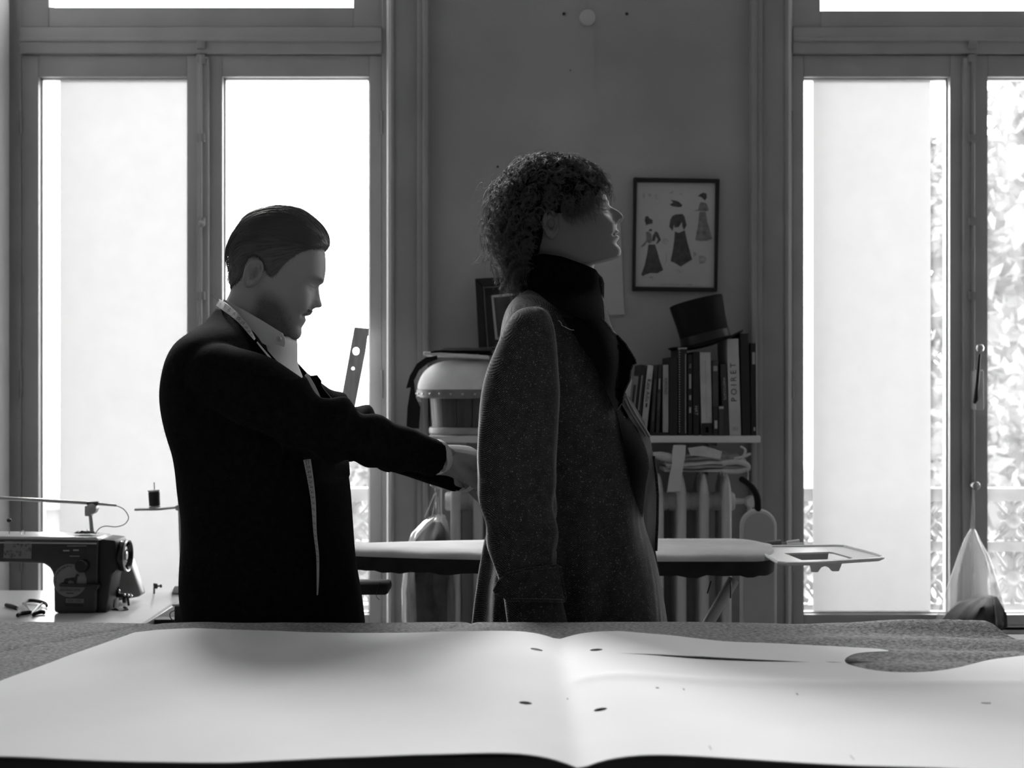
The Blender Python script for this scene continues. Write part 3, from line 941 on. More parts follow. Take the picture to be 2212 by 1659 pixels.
def paper(name, label, pts, d, cat_='paper'):
    v2, tr_ = fill2d(pts, (), 18)
    V = [P(x, y, d - .004 * max(0, (y - 640) / 40 if y > 640 else 0) * .5 - .0015 * noise.noise((x * .03, y * .03, 0))) for x, y in v2]
    o = obj(name, solidify((V, tr_), (0, .0006, 0)), m_print)
    return tag(o, label, cat_)
paper('pinned_sheet', 'blank pale sheet of paper pinned to the wall behind the curly-haired man\'s chin', [(1262, 462), (1339, 459), (1349, 679), (1266, 683)], YW - .006)
paper('paper_slip', 'small pale paper slip on the wall under the pinned sheet', [(1296, 692), (1317, 692), (1318, 720), (1297, 722)], YW - .005)
dk = obj('wall_disc', lathe([(.0005, -.012), (.022, -.0115), (.0262, -.009), (.0268, 0)], P(1269, 39, YW), 'y', 36), mat('white_plastic', .55, .4))
tag(dk, 'round white cover plate high on the bare wall between the windows', 'cover plate')

# ------------------------------------------------------------------ radiator under the shelf
m_rad = mat('radiator_paint', 0.64, 0.3, var=.08, vscale=8)
DR = 4.06
rad = thing('radiator', 'old cream cast-iron column radiator below the shelf', 'radiator', (PX(1280, DR), DR + .09, 0))
ztopr = PZ(1019, DR)
pitch = PX(1473, DR) - PX(1424, DR)
def rad_section(x):
    parts = []
    for k, y in enumerate((DR + .020, DR + .085, DR + .150)):
        rings = []
        for z, r in ((.10, .010), (.13, .017), (.20, .0185), (ztopr - .20, .0185), (ztopr - .10, .0185), (ztopr - .055, .0165), (ztopr - .025, .010), (ztopr - .008, .004)):
            rings.append([(x + r * .86 * math.cos(a), y + r * 1.25 * math.sin(a), z) for a in [2 * PI * q / 16 for q in range(16)]])
        parts.append(loft(rings))
    for z in (.15, ztopr - .10):
        parts.append(tube([(x, DR + .01, z), (x, DR + .16, z)], [.015, .015], 10))
        parts.append(lathe([(.026, -pitch / 2), (.030, -pitch / 2 + .006), (.030, pitch / 2 - .006), (.026, pitch / 2)], (x, DR + .085, z), 'x', 14))
    parts.append(bbox(x - .007, x + .007, DR + .02, DR + .15, .15, ztopr - .02, .003, 1))
    return cat(parts)
x0r = PX(1571.5, DR)
sec0 = obj('section', rad_section(x0r), m_rad, rad)
for k in range(1, 13):
    s = sec0.copy(); COL.objects.link(s); s.location.x -= k * pitch
for k in (1, 11):
    obj('foot', lathe([(.03, 0), (.026, .012), (.016, .05), (.016, .13)], (x0r - k * pitch, DR + .085, .0), 'z', 12), m_rad, rad)
obj('valve', cat([tube([(x0r + .02, DR + .085, ztopr - .10), (x0r + .085, DR + .085, ztopr - .10), (x0r + .085, DR + .085, .0)], .011, 10),
                  lathe([(.004, .02), (.018, .018), (.020, 0), (.016, -.02)], (x0r + .085, DR + .07, ztopr - .10), 'y', 14)]), m_rad, rad)

obj('valve', cat([tube([P(984, 1040, DR + .03), P(948, 1040, DR + .03)], .011, 12), lathe([(.004, -.03), (.012, -.026), (.013, -.004), (.009, .0), (.009, .035)], P(949, 1040, DR + .0), 'y', 16),
                  tube([P(948, 1040, DR + .03), (PX(948, DR + .03), DR + .03, 0.0)], .010, 10)]), m_rad, rad)

# folded cloths heaped on the radiator
m_muslin = mat('muslin', 0.58, 0.95, var=.12, vscale=30, bump=.3, bscale=160)
m_muslin2 = mat('grey_muslin', 0.36, 0.95, var=.2, vscale=25, bump=.3, bscale=160)
ct = thing('folded_cloths', 'bundle of folded pale cloths lying on the radiator under the bookshelf', 'cloth', (PX(1515, DR), DR + .06, ztopr))
def layer(px0, px1, py, dz, y0_, y1_, sag, seed, m, th_=.007):
    n, k = 34, 9
    V = []
    for j in range(k):
        for i in range(n):
            s, t = i / (n - 1), j / (k - 1)
            x = PX(px0, DR) + s * (PX(px1, DR) - PX(px0, DR))
            y = y0_ + t * (y1_ - y0_)
            z = PZ(py, DR) + dz * s + .006 * noise.noise((x * 16, y * 9, seed)) + sag * math.sin(s * PI)
            z -= .010 * (abs(2 * t - 1) ** 5)
            V.append((x, y + .004 * noise.noise((x * 25, seed, 1)), z))
    Fc = [(j * n + i, j * n + i + 1, j * n + n + i + 1, j * n + n + i) for j in range(k - 1) for i in range(n - 1)]
    vf = solidify((V, Fc), (0, 0, -th_))
    obj('fold', vf, m, ct)
layer(1436, 1614, 1010, .002, DR - .01, DR + .15, .000, 1, m_muslin, .012)
layer(1440, 1618, 1001, .003, DR - .012, DR + .15, .001, 2, m_muslin2, .006)
layer(1438, 1612, 995, .005, DR - .008, DR + .15, .002, 3, m_muslin, .008)
layer(1450, 1600, 984, .002, DR - .002, DR + .15, .004, 4, m_muslin2, .008)
layer(1478, 1575, 974, -.004, DR + .0, DR + .15, .004, 5, m_muslin2, .007)
obj('rolled_end', tube([P(1409, 981, DR), P(1425, 984, DR), P(1450, 990, DR), P(1470, 992, DR)], [.006, .013, .015, .012], 12), m_muslin, ct)
obj('rolled_end', tube(smooth_path([P(1560, 1001, DR - .012), P(1590, 998, DR - .02), P(1612, 1003, DR - .016), P(1614, 1013, DR - .012), P(1590, 1018, DR - .01), P(1560, 1016, DR - .005)], 4), .0085, 10), m_muslin, ct)
obj('knot', cat([tube(smooth_path([P(1586, 990, DR - .01), P(1605, 986, DR - .02), P(1610, 972, DR - .02), P(1600, 965, DR - .01)], 4), [.004] * 13, 8),
                 tube(smooth_path([P(1600, 990, DR - .015), P(1612, 984, DR - .02), P(1622, 980, DR - .02)], 4), .004, 8),
                 tube(smooth_path([P(1612, 1000, DR - .015), P(1616, 1022, DR - .02), P(1614, 1045, DR - .02)], 4), .002, 6)]), m_muslin, ct)
rb = [(1455, 961), (1482, 962), (1480, 985), (1476, 1010), (1472, 1032), (1471, 1061), (1441, 1063), (1446, 1030), (1452, 1000), (1452, 975)]
obj('hanging_ribbon', sheet(rb, lambda x, y: DR - .02 - .004 * math.sin((y - 960) * .04), .003, 9), mat('pale_webbing', .62, .8, var=.06), ct)
obj('loose_flap', sheet([(1486, 968), (1520, 963), (1560, 975), (1556, 992), (1520, 986), (1492, 984)], lambda x, y: DR - .016 - .004 * math.sin(x * .06), .003, 9), m_muslin, ct)

# ------------------------------------------------------------------ ironing board
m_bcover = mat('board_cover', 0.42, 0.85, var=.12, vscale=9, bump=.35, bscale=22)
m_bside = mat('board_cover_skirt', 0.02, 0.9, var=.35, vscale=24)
m_tube = mat('grey_steel_tube', 0.42, 0.35)
ib = thing('ironing_board', 'cloth-covered ironing board with a white wire iron rest, in front of the radiator', 'ironing board', (PX(1400, 3.12), 3.12, 0))
zt = CZ - (1200 - CY) * 2.96 / F          # top of the board
def board_half(x):
    """half width of the board along its length"""
    xa, xb = PX(690, 3.12), PX(1667, 3.12)
    s = (x - xa) / (xb - xa)
    a = .165 * min(1, (max(0, s) / .55) ** .45)
    e = (1 - s) / .07
    if e < 1: a *= max(0.02, (1 - (1 - e) ** 2.2)) ** .5
    return a
xa, xb = PX(690, 3.12), PX(1667, 3.12)
rings_t, rings_s = [], []
N = 60
for i in range(N + 1):
    s = i / N
    s = .5 - .5 * math.cos(PI * s)
    x = xa + (xb - xa) * s
    w = max(.012, board_half(x))
    yc = 3.125
    wob = .003 * noise.noise((x * 12, 0, 0))
    top = [(x, yc - w, zt - .014), (x, yc - w + .006, zt - .004 + wob), (x, yc - w + .02, zt + .002 + wob), (x, yc - w * .4, zt + .005 + .002 * noise.noise((x * 9, 1, 0))),
           (x, yc + w * .4, zt + .005 + .002 * noise.noise((x * 9, 5, 0))), (x, yc + w - .02, zt + .002), (x, yc + w, zt - .010)]
    rings_t.append(top)
    d = .047 + .004 * noise.noise((x * 30, 2, 0)) + (.004 if int(x * 23) % 3 == 0 else 0)
    sk = [(x, yc - w, zt - .0145), (x, yc - w - .001, zt - .03), (x, yc - w + .003, zt - d), (x, yc - w + .010, zt - d + .003), (x, yc, zt - .04), (x, yc + w - .01, zt - .045), (x, yc + w, zt - .0105)]
    rings_s.append(sk)
obj('padded_top', loft(rings_t, False, False), m_bcover, ib)
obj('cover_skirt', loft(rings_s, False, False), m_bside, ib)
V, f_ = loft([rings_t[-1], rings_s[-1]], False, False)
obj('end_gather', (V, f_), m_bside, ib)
# left nose: dark stand hardware under the narrow end
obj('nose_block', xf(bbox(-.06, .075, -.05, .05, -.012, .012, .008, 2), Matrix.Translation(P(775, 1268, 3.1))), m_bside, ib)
obj('loose_thread', tube(smooth_path([P(822, 1258, 2.97), P(815, 1272, 2.965), P(813, 1288, 2.965), P(820, 1296, 2.965)], 5), .0007, 5), m_black, ib)
for pts in ((( 1585, 1252, 3.06), (1522, 1360, 3.0), (1300, 1738, 2.95)), ((1100, 1252, 3.06), (1240, 1500, 3.06), (1385, 1745, 3.1))):
    a, b = P(*pts[0]), P(*pts[2])
    b = a + (b - a) * ((a.z - .02) / max(.01, a.z - b.z))
    obj('leg', tube([a, b], .0135, 14), m_tube, ib)
obj('leg_foot', tube([(PX(1300, 2.95) , 2.95, .015), (PX(1300, 2.95), 3.3, .015)], .013, 10), m_tube, ib)
for x, y0_, y1_ in ((1578, 1255, 1292), (1536, 1255, 1282)):
    obj('tie_cord', tube([P(x, y0_, 2.97), P(x - (0 if x > 1560 else 8), y1_, 2.97)], .0016, 6), m_black, ib)
# iron rest: pressed white tray with a window, a hanging bracket and two hinge barrels
ZR = zt - .004
def onplane(px, py, z):
    d = F * (CZ - z) / (py - CY)
    return Vector(((px - CX) * d / F, d, z))
outer = [(1640, 1183), (1660, 1181.5), (1805, 1180), (1824, 1181), (1900, 1201), (1907, 1204), (1898, 1208), (1760, 1217), (1700, 1218), (1682, 1216), (1660, 1203), (1630, 1188)]
zr2 = lambda px: ZR + (px - 1640) * .00006
op = [onplane(x, y, ZR) for x, y in outer]
poly2 = [(p.x, p.y) for p in op]
inn = [onplane(x, y, ZR) for x, y in ((1694, 1195), (1792, 1192), (1800, 1193), (1842, 1205), (1836, 1207), (1732, 1210))]
hole2 = [(p.x, p.y) for p in inn]
v2, tr_ = fill2d(poly2, [hole2], .03, .02)
obj('iron_rest', solidify(([(x, y, ZR) for x, y in v2], tr_), (0, 0, -.004)), m_white, ib)
obj('rest_rim', tube(op + [op[0]], .0045, 8), m_white, ib)
fl = [(1748, 1213), (1822, 1211), (1812, 1234), (1797, 1234), (1790, 1226), (1782, 1223), (1774, 1226), (1767, 1236), (1753, 1236)]
obj('rest_bracket', sheet(fl, lambda x, y: 3.0, .003, 8), m_white, ib, smooth=False)
fl2 = [(1694, 1194), (1790, 1191), (1788, 1212), (1742, 1211), (1722, 1206)]
obj('rest_bracket', sheet(fl2, lambda x, y: 3.19, .003, 10), m_tube, ib, smooth=False)
obj('spring', tube([P(1653, 1176, 3.24), P(1687, 1172, 3.24)], .0075, 12), mat('dark_spring', .16, .4), ib)
obj('hinge_barrel', tube([P(1700, 1174, 3.24), P(1727, 1170, 3.24)], .0065, 12), m_white, ib)
obj('hinge_barrel', tube([P(1700, 1181, 3.22), P(1735, 1179, 3.22)], .0085, 12), m_tube, ib)
obj('rest_rod', tube([P(1612, 1181, 3.24), P(1660, 1174, 3.24), P(1720, 1172, 3.24)], .002, 8), m_tube, ib)
obj('rest_screw', tube([P(1660, 1197, 3.08), P(1668, 1189, 3.08)], [.006, .003], 8), m_black, ib)

# sleeve board standing on end by the casing
sb = thing('sleeve_board', 'round-topped sleeve board standing upright beside the right-hand window casing', 'sleeve board', (PX(1640, 3.92), 3.93, 0))
def arch(px0, px1, ptop, pr, d):
    c = (px0 + px1) / 2; r = (px1 - px0) / 2
    pts = [(px0, 1820), (px0, ptop + pr)]
    for k in range(1, 14):
        a = PI - PI * k / 14
        pts.append((c + r * math.cos(a), ptop + pr - pr * math.sin(a)))
    pts += [(px1, ptop + pr), (px1, 1820)]
    return [P(x, y, d) for x, y in pts]
obj('padded_edge', bevel(prism(arch(1600, 1679, 1100, 38, 3.94), (0, .03, 0)), .009, 3), mat('pale_piping', .62, .7), sb)
obj('face', bevel(prism(arch(1607, 1673, 1107, 33, 3.932), (0, .01, 0)), .003, 2), mat('grey_cover', .42, .8, var=.06), sb)
obj('foot', bbox(PX(1590, 3.94), PX(1690, 3.94), 3.90, 4.02, 0, .03), m_wood, sb)

hs = obj('rubber_hose', tube(smooth_path([P(1602, 1035, 4.03), P(1612, 1042, 4.0), P(1624, 1052, 3.97), P(1633, 1066, 3.955), P(1637, 1083, 3.95), P(1637, 1104, 3.95)], 5), [.009] * 10 + [.0105] * 16, 12), mat('black_rubber', .006, .6, spec=.2))
tag(hs, 'short bent black rubber hose above the sleeve board', 'hose')

# ------------------------------------------------------------------ bags
m_plastic = mat_mix_transparent('clear_plastic', 'translucent', 0.7, 0.76, 0.12)
m_dark_stuff = mat('dark_scraps', 0.05, .9, var=.7, vscale=22)
def bag(label, top, spread, contents, d, dep, seed, mouth, dtop=None):
    """top: knot pixel; spread: list of (py, px left, px right); contents: same for the dark filling"""
    root = thing('plastic_bag', label, 'bag', tuple(P(sum(spread[-1][1:]) / 2, spread[-1][0], d)))
    def body(rows, k, amp):
        rings = []
        rows = [(*r,) for r in rows]
        for i, (py, l, r) in enumerate(rows):
            c, w = (l + r) / 2, (r - l) / 2 * d / F
            ring = []
            for q in range(36):
                a = 2 * PI * q / 36
                rr = 1 + amp * noise.noise((math.cos(a) * 2.2 + seed, math.sin(a) * 2.2, py * .012)) + amp * .5 * math.sin(a * 9 + seed)
                p = P(c, py, d)
                rr += amp * .35 * noise.noise((math.cos(a) * 6 + seed, math.sin(a) * 6, py * .045))
                ring.append((p.x + w * k * rr * math.cos(a), d + min(dep, w) * k * rr * math.sin(a), p.z))
            rings.append(ring)
        return loft(rings, True, True)
    obj('film', body(spread, 1.0, .10), m_plastic, root)
    obj('contents', body(contents, .95, .26), m_dark_stuff, root)
    k = P(*top, dtop or d)
    strs = []
    for q in range(len(mouth)):
        strs.append(tube([k + Vector((0, .003 * q - .004, 0)), P(mouth[q], spread[0][0] + 6, d + .006 * (q % 2))], .0022, 6))
    obj('handle_strands', cat(strs), m_muslin, root)
    return root
b1 = bag('clear plastic bag of dark scraps hanging by its knot from the radiator\'s left end', (946, 1052),
         [(1112, 936, 960), (1125, 915, 964), (1150, 890, 970), (1180, 879, 974), (1220, 872, 977), (1270, 868, 979), (1340, 868, 980), (1400, 880, 974), (1420, 900, 955)],
         [(1128, 934, 952), (1150, 910, 964), (1180, 890, 972), (1220, 882, 976), (1280, 876, 977), (1340, 880, 978), (1395, 890, 970), (1412, 905, 950)], 3.975, .055, 2.0, (918, 934, 942, 950))
obj('knot', cat([lathe([(.002, -.011), (.010, -.006), (.012, 0), (.009, .007), (.002, .011)], P(937, 1046, 3.975), 'z', 10), lathe([(.002, -.010), (.008, -.005), (.009, 0), (.002, .010)], P(944, 1056, 3.97), 'z', 10),
                 lathe([(.002, -.010), (.007, 0), (.002, .010)], P(956, 1050, 3.975), 'z', 10)]), m_muslin, b1)
obj('hanging_loop', tube(smooth_path([P(946, 1052, 3.975), P(943, 1044, 4.0), P(945, 1035, 4.035), P(949, 1033.5, 4.045), P(953, 1036, 4.035), P(952, 1046, 4.0), P(948, 1054, 3.975)], 4), .0028, 8), m_muslin, b1)
b2 = bag('clear plastic bag with crumpled contents hanging from the knob on the right-hand window', (2102, 1052),
         [(1143, 2096, 2106), (1165, 2084, 2116), (1200, 2070, 2134), (1250, 2054, 2150), (1300, 2036, 2160), (1335, 2024, 2166), (1352, 2022, 2164), (1362, 2030, 2150)],
         [(1288, 2110, 2150), (1305, 2070, 2156), (1325, 2046, 2162), (1350, 2030, 2162), (1358, 2040, 2150)], 4.26, .065, 5.0, (2097, 2101, 2105), 4.30)

# slotted wooden ruler standing in the window
rl = [(797, 709), (765, 706), (755, 760), (648, 1352), (569, 1790), (605, 1790), (684, 1352), (768, 874), (790, 760)]
rh = [[(769 + 7 * math.cos(a), 758.5 + 8 * math.sin(a)) for a in [2 * PI * k / 16 for k in range(16)]], [(762.5 + 3 * math.cos(a), 796 + 3 * math.sin(a)) for a in [2 * PI * k / 10 for k in range(10)]]]
ru = obj('wooden_ruler', sheet(rl, lambda x, y: 4.27 - max(0, (y - 706)) * .00018, .005, 22, rh, 6), mat('ruler_wood', .5, .5, var=.2, vscale=4, stretch=(20, 20, 2)), smooth=False)
tag(ru, 'long wooden ruler with two holes leaning against the window frame', 'ruler')

# ------------------------------------------------------------------ sewing table and machine
ZS_T = 0.80
m_lam = mat('white_laminate', 0.6, 0.22, var=.04, vscale=4)
m_mach = mat('machine_enamel', 0.035, 0.35, var=.12, vscale=5)
m_mach_l = mat('machine_top', 0.55, 0.25)
st = thing('sewing_table', 'white-topped industrial sewing table under the machine at the left', 'table', (-1.28, 3.4, 0))
obj('tabletop', bbox(-1.655, -.905, 3.02, 3.71, ZS_T - .035, ZS_T, .004), m_lam, st)
obj('edge_strip', bbox(-.912, -.899, 3.02, 3.71, ZS_T - .036, ZS_T + .0015, .001, 1), mat('edge_strip', .25, .4), st)
for x in (-1.58, -.98):
    obj('leg', cat([bbox(x - .03, x + .03, 3.34, 3.40, .04, ZS_T - .035), bbox(x - .03, x + .03, 3.1, 3.65, 0, .05)]), m_tube, st)
sw = obj('switch_box', bbox(PX(378, 3.25), PX(412, 3.25), 3.24, 3.32, PZ(1352, 3.25), PZ(1308, 3.25), .004), m_black, st)
obj('box_lid', bbox(PX(375, 3.25), PX(414, 3.25), 3.235, 3.325, PZ(1308, 3.25), PZ(1303, 3.25), .002), m_tube, sw)
obj('box_arm', box(-.91, PX(380, 3.25), 3.26, 3.30, PZ(1350, 3.25), PZ(1340, 3.25)), m_black, sw)
obj('wire_loop', tube(smooth_path([P(379, 1318, 3.235), P(368, 1324, 3.23), P(368, 1334, 3.23), P(376, 1342, 3.235), P(384, 1340, 3.235)], 5), .0012, 6), m_black, sw)

DM = 3.33
sm = thing('sewing_machine', 'dark grey industrial sewing machine with round sticker and black handwheel', 'sewing machine', tuple(onplane(160, 1328, ZS_T)))
zpl = lambda py: PZ(py, DM)
prof = [(-190, 1163), (212, 1167), (207, 1328.5), (115, 1328.5), (114, 1246), (110, 1232), (102, 1223), (90, 1218), (-110, 1211), (-112, 1300), (-178, 1300), (-190, 1280)]
prof = [(x, min(y, 829.5 + F * (CZ - ZS_T - .0005) / DM)) for x, y in prof]
obj('body', bevel(prism([P(x, y, DM) for x, y in prof], (0, .115, 0)), .010, 3, 25), m_mach, sm)
obj('top_cover', bevel(prism([P(-192, 1156, DM + .004), P(208, 1160.5, DM + .004), P(214, 1168, DM + .004), P(-192, 1163.5, DM + .004)], (0, .108, 0)), .003, 2), m_mach_l, sm)
obj('cover_seam', bevel(prism([P(-190, 1169, DM - .002), P(208, 1173, DM - .002), P(208, 1176, DM - .002), P(-190, 1172, DM - .002)], (0, .02, 0)), .001, 1), m_tube, sm)
obj('belt_housing', bevel(prism([P(208, 1168, DM + .012), P(222, 1164, DM + .012), P(250, 1167, DM + .012), (P(250, 1236, DM + .012)), P(240, 1242, DM + .012), P(229, 1326, DM + .012), P(206, 1328, DM + .012)], (0, .095, 0)), .006, 2), mat('housing_black', .008, .5), sm)
xw = lambda px: PX(px, DM + .05)
wc = (xw(262), DM + .058, PZ(1201, DM + .05))
rw = 35 * DM / F
wh = obj('handwheel', lathe([(rw * .55, -.030), (rw * .93, -.029), (rw * .95, -.012), (rw * .90, -.008), (rw * .97, -.002), (rw, .010), (rw * .97, .017), (rw * .88, .016), (rw * .80, .006), (rw * .62, .004), (rw * .58, .010), (rw * .40, .011), (rw * .3, .004), (.004, .004)], wc, 'x', 44), mat('wheel_black', .012, .22), sm)
obj('wheel_rim', lathe([(rw * .98, .012), (rw * 1.005, .014), (rw * .98, .0175), (rw * .95, .017)], wc, 'x', 44, False), m_steel, wh)
obj('wheel_hub', lathe([(.012, .004), (.011, .012), (.004, .014), (.001, .013)], wc, 'x', 20), m_steel, wh)
def plate(name, quad, m, d, t=.0015, parent=sm):
    return obj(name, prism([P(x, y, d - t) for x, y in quad], (0, t + .003, 0)), m, parent, smooth=False)
# bubbly sticker
mb = mat('bubble_sticker', .12, .4)
nt = mb.node_tree
vo = nt.nodes.new('ShaderNodeTexVoronoi'); vo.inputs['Scale'].default_value = 110
tcn = nt.nodes.new('ShaderNodeTexCoord'); nt.links.new(tcn.outputs['Object'], vo.inputs['Vector'])
rr = nt.nodes.new('ShaderNodeMapRange'); rr.inputs['From Max'].default_value = .6; rr.inputs['To Min'].default_value = .02; rr.inputs['To Max'].default_value = .22
nt.links.new(vo.outputs['Distance'], rr.inputs['Value']); nt.links.new(rr.outputs[0], nt.nodes['Principled BSDF'].inputs['Base Color'])
plate('patterned_sticker', [(9, 1169), (69, 1170), (67, 1207), (7, 1206)], mb, DM)
m_badge = mat('badge', .025, .3)
bdg = plate('name_badge', [(127, 1181), (188, 1183), (187, 1199), (126, 1197)], m_badge, DM)
obj('badge_line', cat([prism([P(x0, y0_, DM - .002), P(x1, y0_, DM - .002), P(x1, y1_, DM - .002), P(x0, y1_, DM - .002)], (0, .001, 0)) for x0, y0_, x1, y1_ in ((145, 1179, 187, 1180), (150, 1201, 172, 1202), (136, 1188, 150, 1191), (158, 1187, 170, 1190))]), m_tube, bdg, smooth=False)
obj('stitch_dial', lathe([(.013, .004), (.0165, -.002), (.0165, -.018), (.014, -.022), (.001, -.021)], P(180, 1221, DM), 'y', 28), m_black, sm)
obj('reverse_lever', bevel(prism([P(128, 1262, DM - .016), P(212, 1263, DM - .016), P(212, 1269, DM - .016), P(130, 1268, DM - .016), P(126, 1265, DM - .016)], (0, .012, 0)), .002, 2), m_black, sm)
obj('lever_pivot', lathe([(.007, .004), (.007, -.02), (.001, -.02)], P(210, 1266, DM), 'y', 14), m_black, sm)
stk = obj('round_sticker', lathe([(.0005, -.0012), (36 * DM / F, -.0012), (36 * DM / F, .001)], P(151, 1254, DM), 'y', 48), mat('sticker_grey', .20, .5), sm)
dog = [(128, 1260), (137, 1258), (140, 1250), (146, 1249), (156, 1247.5), (162, 1247), (164, 1241), (166, 1239), (172, 1243), (167, 1245), (166, 1250), (165, 1256), (164, 1260), (161, 1260), (159, 1256), (152, 1254), (147, 1256), (147, 1261)]
MT = lambda px, py, d: Matrix.Translation(P(px, py, d)) @ Matrix.Rotation(PI / 2, 4, 'X')
parts = [prism([P(x, y, DM - .0022) for x, y in dog], (0, .001, 0)), text_vf('ANTIFASCISTA', .0085, MT(151, 1275, DM - .0015), squeeze=.95), prism([P(143, 1280.5, DM - .0022), P(159, 1280.5, DM - .0022), P(158, 1282.5, DM - .0022), P(144, 1282.5, DM - .0022)], (0, .001, 0))]
for k in range(17):
    a = math.radians(200 - k * 7.2)
    c = P(151 + 31 * math.cos(a), 1254 - 31 * math.sin(a), DM - .0018)
    parts.append(xf(box(-.0013, .0013, 0, .0006, -.0018, .0018), Matrix.Translation(c) @ Matrix.Rotation(-(a - PI / 2), 4, 'Y') @ Matrix.Scale(.6 + .5 * ((k * 7) % 5) / 5, 4)))
obj('sticker_print', cat(parts), m_ink, stk, smooth=False)
lp = plate('number_plate', [(142, 1293), (181, 1294), (180, 1303), (142, 1302)], mat('plate_grey', .17, .4), DM)
obj('plate_number', text_vf('DDL-5550', .0085, MT(161, 1298, DM - .0017), squeeze=.95), m_ink, lp, smooth=False)
plate('dark_plate', [(141, 1304), (180, 1305), (180, 1311), (141, 1310)], m_black, DM)
pin = obj('thread_pin', tube([P(20, 1158, DM + .05), P(20, 1118, DM + .05), P(19.5, 1112, DM + .05)], [.0012, .0012, .002], 8), m_steel, sm)
obj('pin_bead', lathe([(.001, -.006), (.006, -.003), (.006, .003), (.001, .006)], P(20, 1124, DM + .05), 'z', 14), m_black, pin)
ey = P(49, 1151, DM + .05)
obj('thread_eyelet', tube([ey + Vector((.0045 * math.cos(a), .003 * math.cos(a), .006 * math.sin(a))) for a in np.linspace(0, 2 * PI, 15)], .0012, 6), m_steel, sm)
obj('bobbin_winder', cat([bbox(PX(240, 3.42), PX(252, 3.42), 3.40, 3.44, ZS_T, PZ(1276, 3.42), .002), tube([P(238, 1285, 3.42), P(283, 1287, 3.42)], .006, 10),
    tube([P(232, 1281, 3.42), P(258, 1277, 3.42)], .007, 10), lathe([(.004, -.006), (.012, -.004), (.012, .004), (.004, .006)], P(270, 1293, 3.42), 'x', 14),
    tube([P(256, 1276, 3.42), P(255, 1268, 3.42)], .0035, 8), tube([P(276, 1290, 3.41), P(278, 1308, 3.41)], .003, 8),
    tube(smooth_path([P(232, 1322, 3.39), P(250, 1316, 3.38), P(258, 1322, 3.37), P(275, 1316, 3.38), P(268, 1312, 3.4)], 4), .003, 8)]), m_black, sm)
obj('winder_screws', cat([lathe([(.001, -.004), (.004, 0), (.001, .004)], P(x, y, 3.40), 'z', 8) for x, y in ((284, 1287), (277, 1286), (269, 1285), (243, 1295), (243, 1314), (257, 1276))]), m_steel, sm)
obj('belt_cover', bevel(prism([P(244, 1232, 3.50), P(266, 1224, 3.50), P(279, 1210, 3.50), P(304, 1285, 3.50), P(300, 1289, 3.50), P(236, 1304, 3.50)], (0, .05, 0)), .003, 2), mat('belt_cover_metal', .22, .35, var=.2, vscale=9), sm)
lint = []
for k in range(170):
    c = P(187 + rng.normal() * 9, 1154.5, DM + .035 + rng.random() * .03)
    lint.append(tube(smooth_path([c + Vector(rng.normal(size=3) * np.array([.005, .005, .003])) + Vector((0, 0, .002)) for _ in range(4)], 3), .0007, 4))
tl = thing('thread_tangle', 'tangle of dark thread lint on top of the sewing machine', 'lint', tuple(P(186, 1158, DM + .05)))
obj('threads', cat(lint), m_black, tl, kind='stuff')

obj('needle_bar', cat([tube([P(-150, 1296, DM + .05), P(-150, 1316, DM + .05)], .004, 10), tube([P(-150, 1316, DM + .05), P(-150, 1324, DM + .05)], .0008, 6), tube([P(-160, 1296, DM + .05), P(-160, 1322, DM + .05)], .003, 8), bbox(PX(-163, DM), PX(-146, DM), DM + .04, DM + .06, ZS_T + .002, ZS_T + .005, .001, 1)]), m_steel, sm)

# lamp arm on the machine
la = thing('lamp_arm', 'thin metal rod on a short clamped post on top of the sewing machine', 'lamp arm', tuple(P(197, 1158, DM + .06)))
da = DM + .06
obj('post', tube([P(199, 1159, da), P(197, 1130, da), P(195, 1108, da)], [.0055, .005, .005], 12), m_mach_l, la)
obj('clamp', cat([lathe([(.006, -.018), (.013, -.012), (.015, .004), (.013, .012), (.004, .013)], P(200, 1098, da), 'y', 18), bbox(PX(186, da), PX(200, da), da - .014, da + .01, PZ(1114, da), PZ(1092, da), .003)]), m_tube, la)
obj('clamp_top', bbox(PX(189, da), PX(214, da), da - .009, da + .009, PZ(1091, da), PZ(1083, da), .002), mat('clamp_dark', .1, .4), la)
obj('rod', tube([P(-120, 1069, da - .06), P(200, 1087, da), P(252, 1092, da + .01)], [.0052, .0046, .003], 12), m_steel, la)
obj('cable', tube(smooth_path([P(250, 1092, da + .01), P(266, 1099, da), P(276, 1112, da), P(277, 1122, da), P(268, 1133, da), P(250, 1138, da), P(228, 1136.5, da), P(214, 1142, da), P(206, 1154, da)], 6), .0012, 7), m_black, la)

# snips and small knife lying on the machine bed
def T3(px, py, dz=0.0): return onplane(px, py, ZS_T) + Vector((0, 0, dz))
sn = thing('thread_snips', 'pair of black-handled thread snips lying open under the machine arm', 'scissors', tuple(T3(70, 1325)))
obj('handle', tube(smooth_path([T3(50, 1309, .006), T3(62, 1304, .008), T3(80, 1305, .008), T3(98, 1309, .007), T3(101, 1313, .005)], 4), [.0035] * 4 + [.0048] * 13, 10, flat=.8), m_black, sn)
obj('handle', tube(smooth_path([T3(36, 1334, .005), T3(45, 1331, .006), T3(58, 1329, .006), T3(68, 1327, .006)], 4), [.003] + [.0055] * 11 + [.003], 10, flat=.7), m_black, sn)
obj('handle', tube(smooth_path([T3(70, 1333, .005), T3(80, 1329, .006), T3(90, 1327, .006), T3(97, 1328, .005)], 4), [.003] + [.0055] * 11 + [.003], 10, flat=.7), m_black, sn)
obj('blade', tube([T3(68, 1331, .006), T3(82, 1318, .008), T3(92, 1309, .007)], [.003, .0055, .003], 8, flat=.4), m_steel, sn)
obj('blade', tube([T3(66, 1327, .006), T3(58, 1316, .007), T3(50, 1310, .007)], [.003, .005, .003], 8, flat=.4), m_steel, sn)
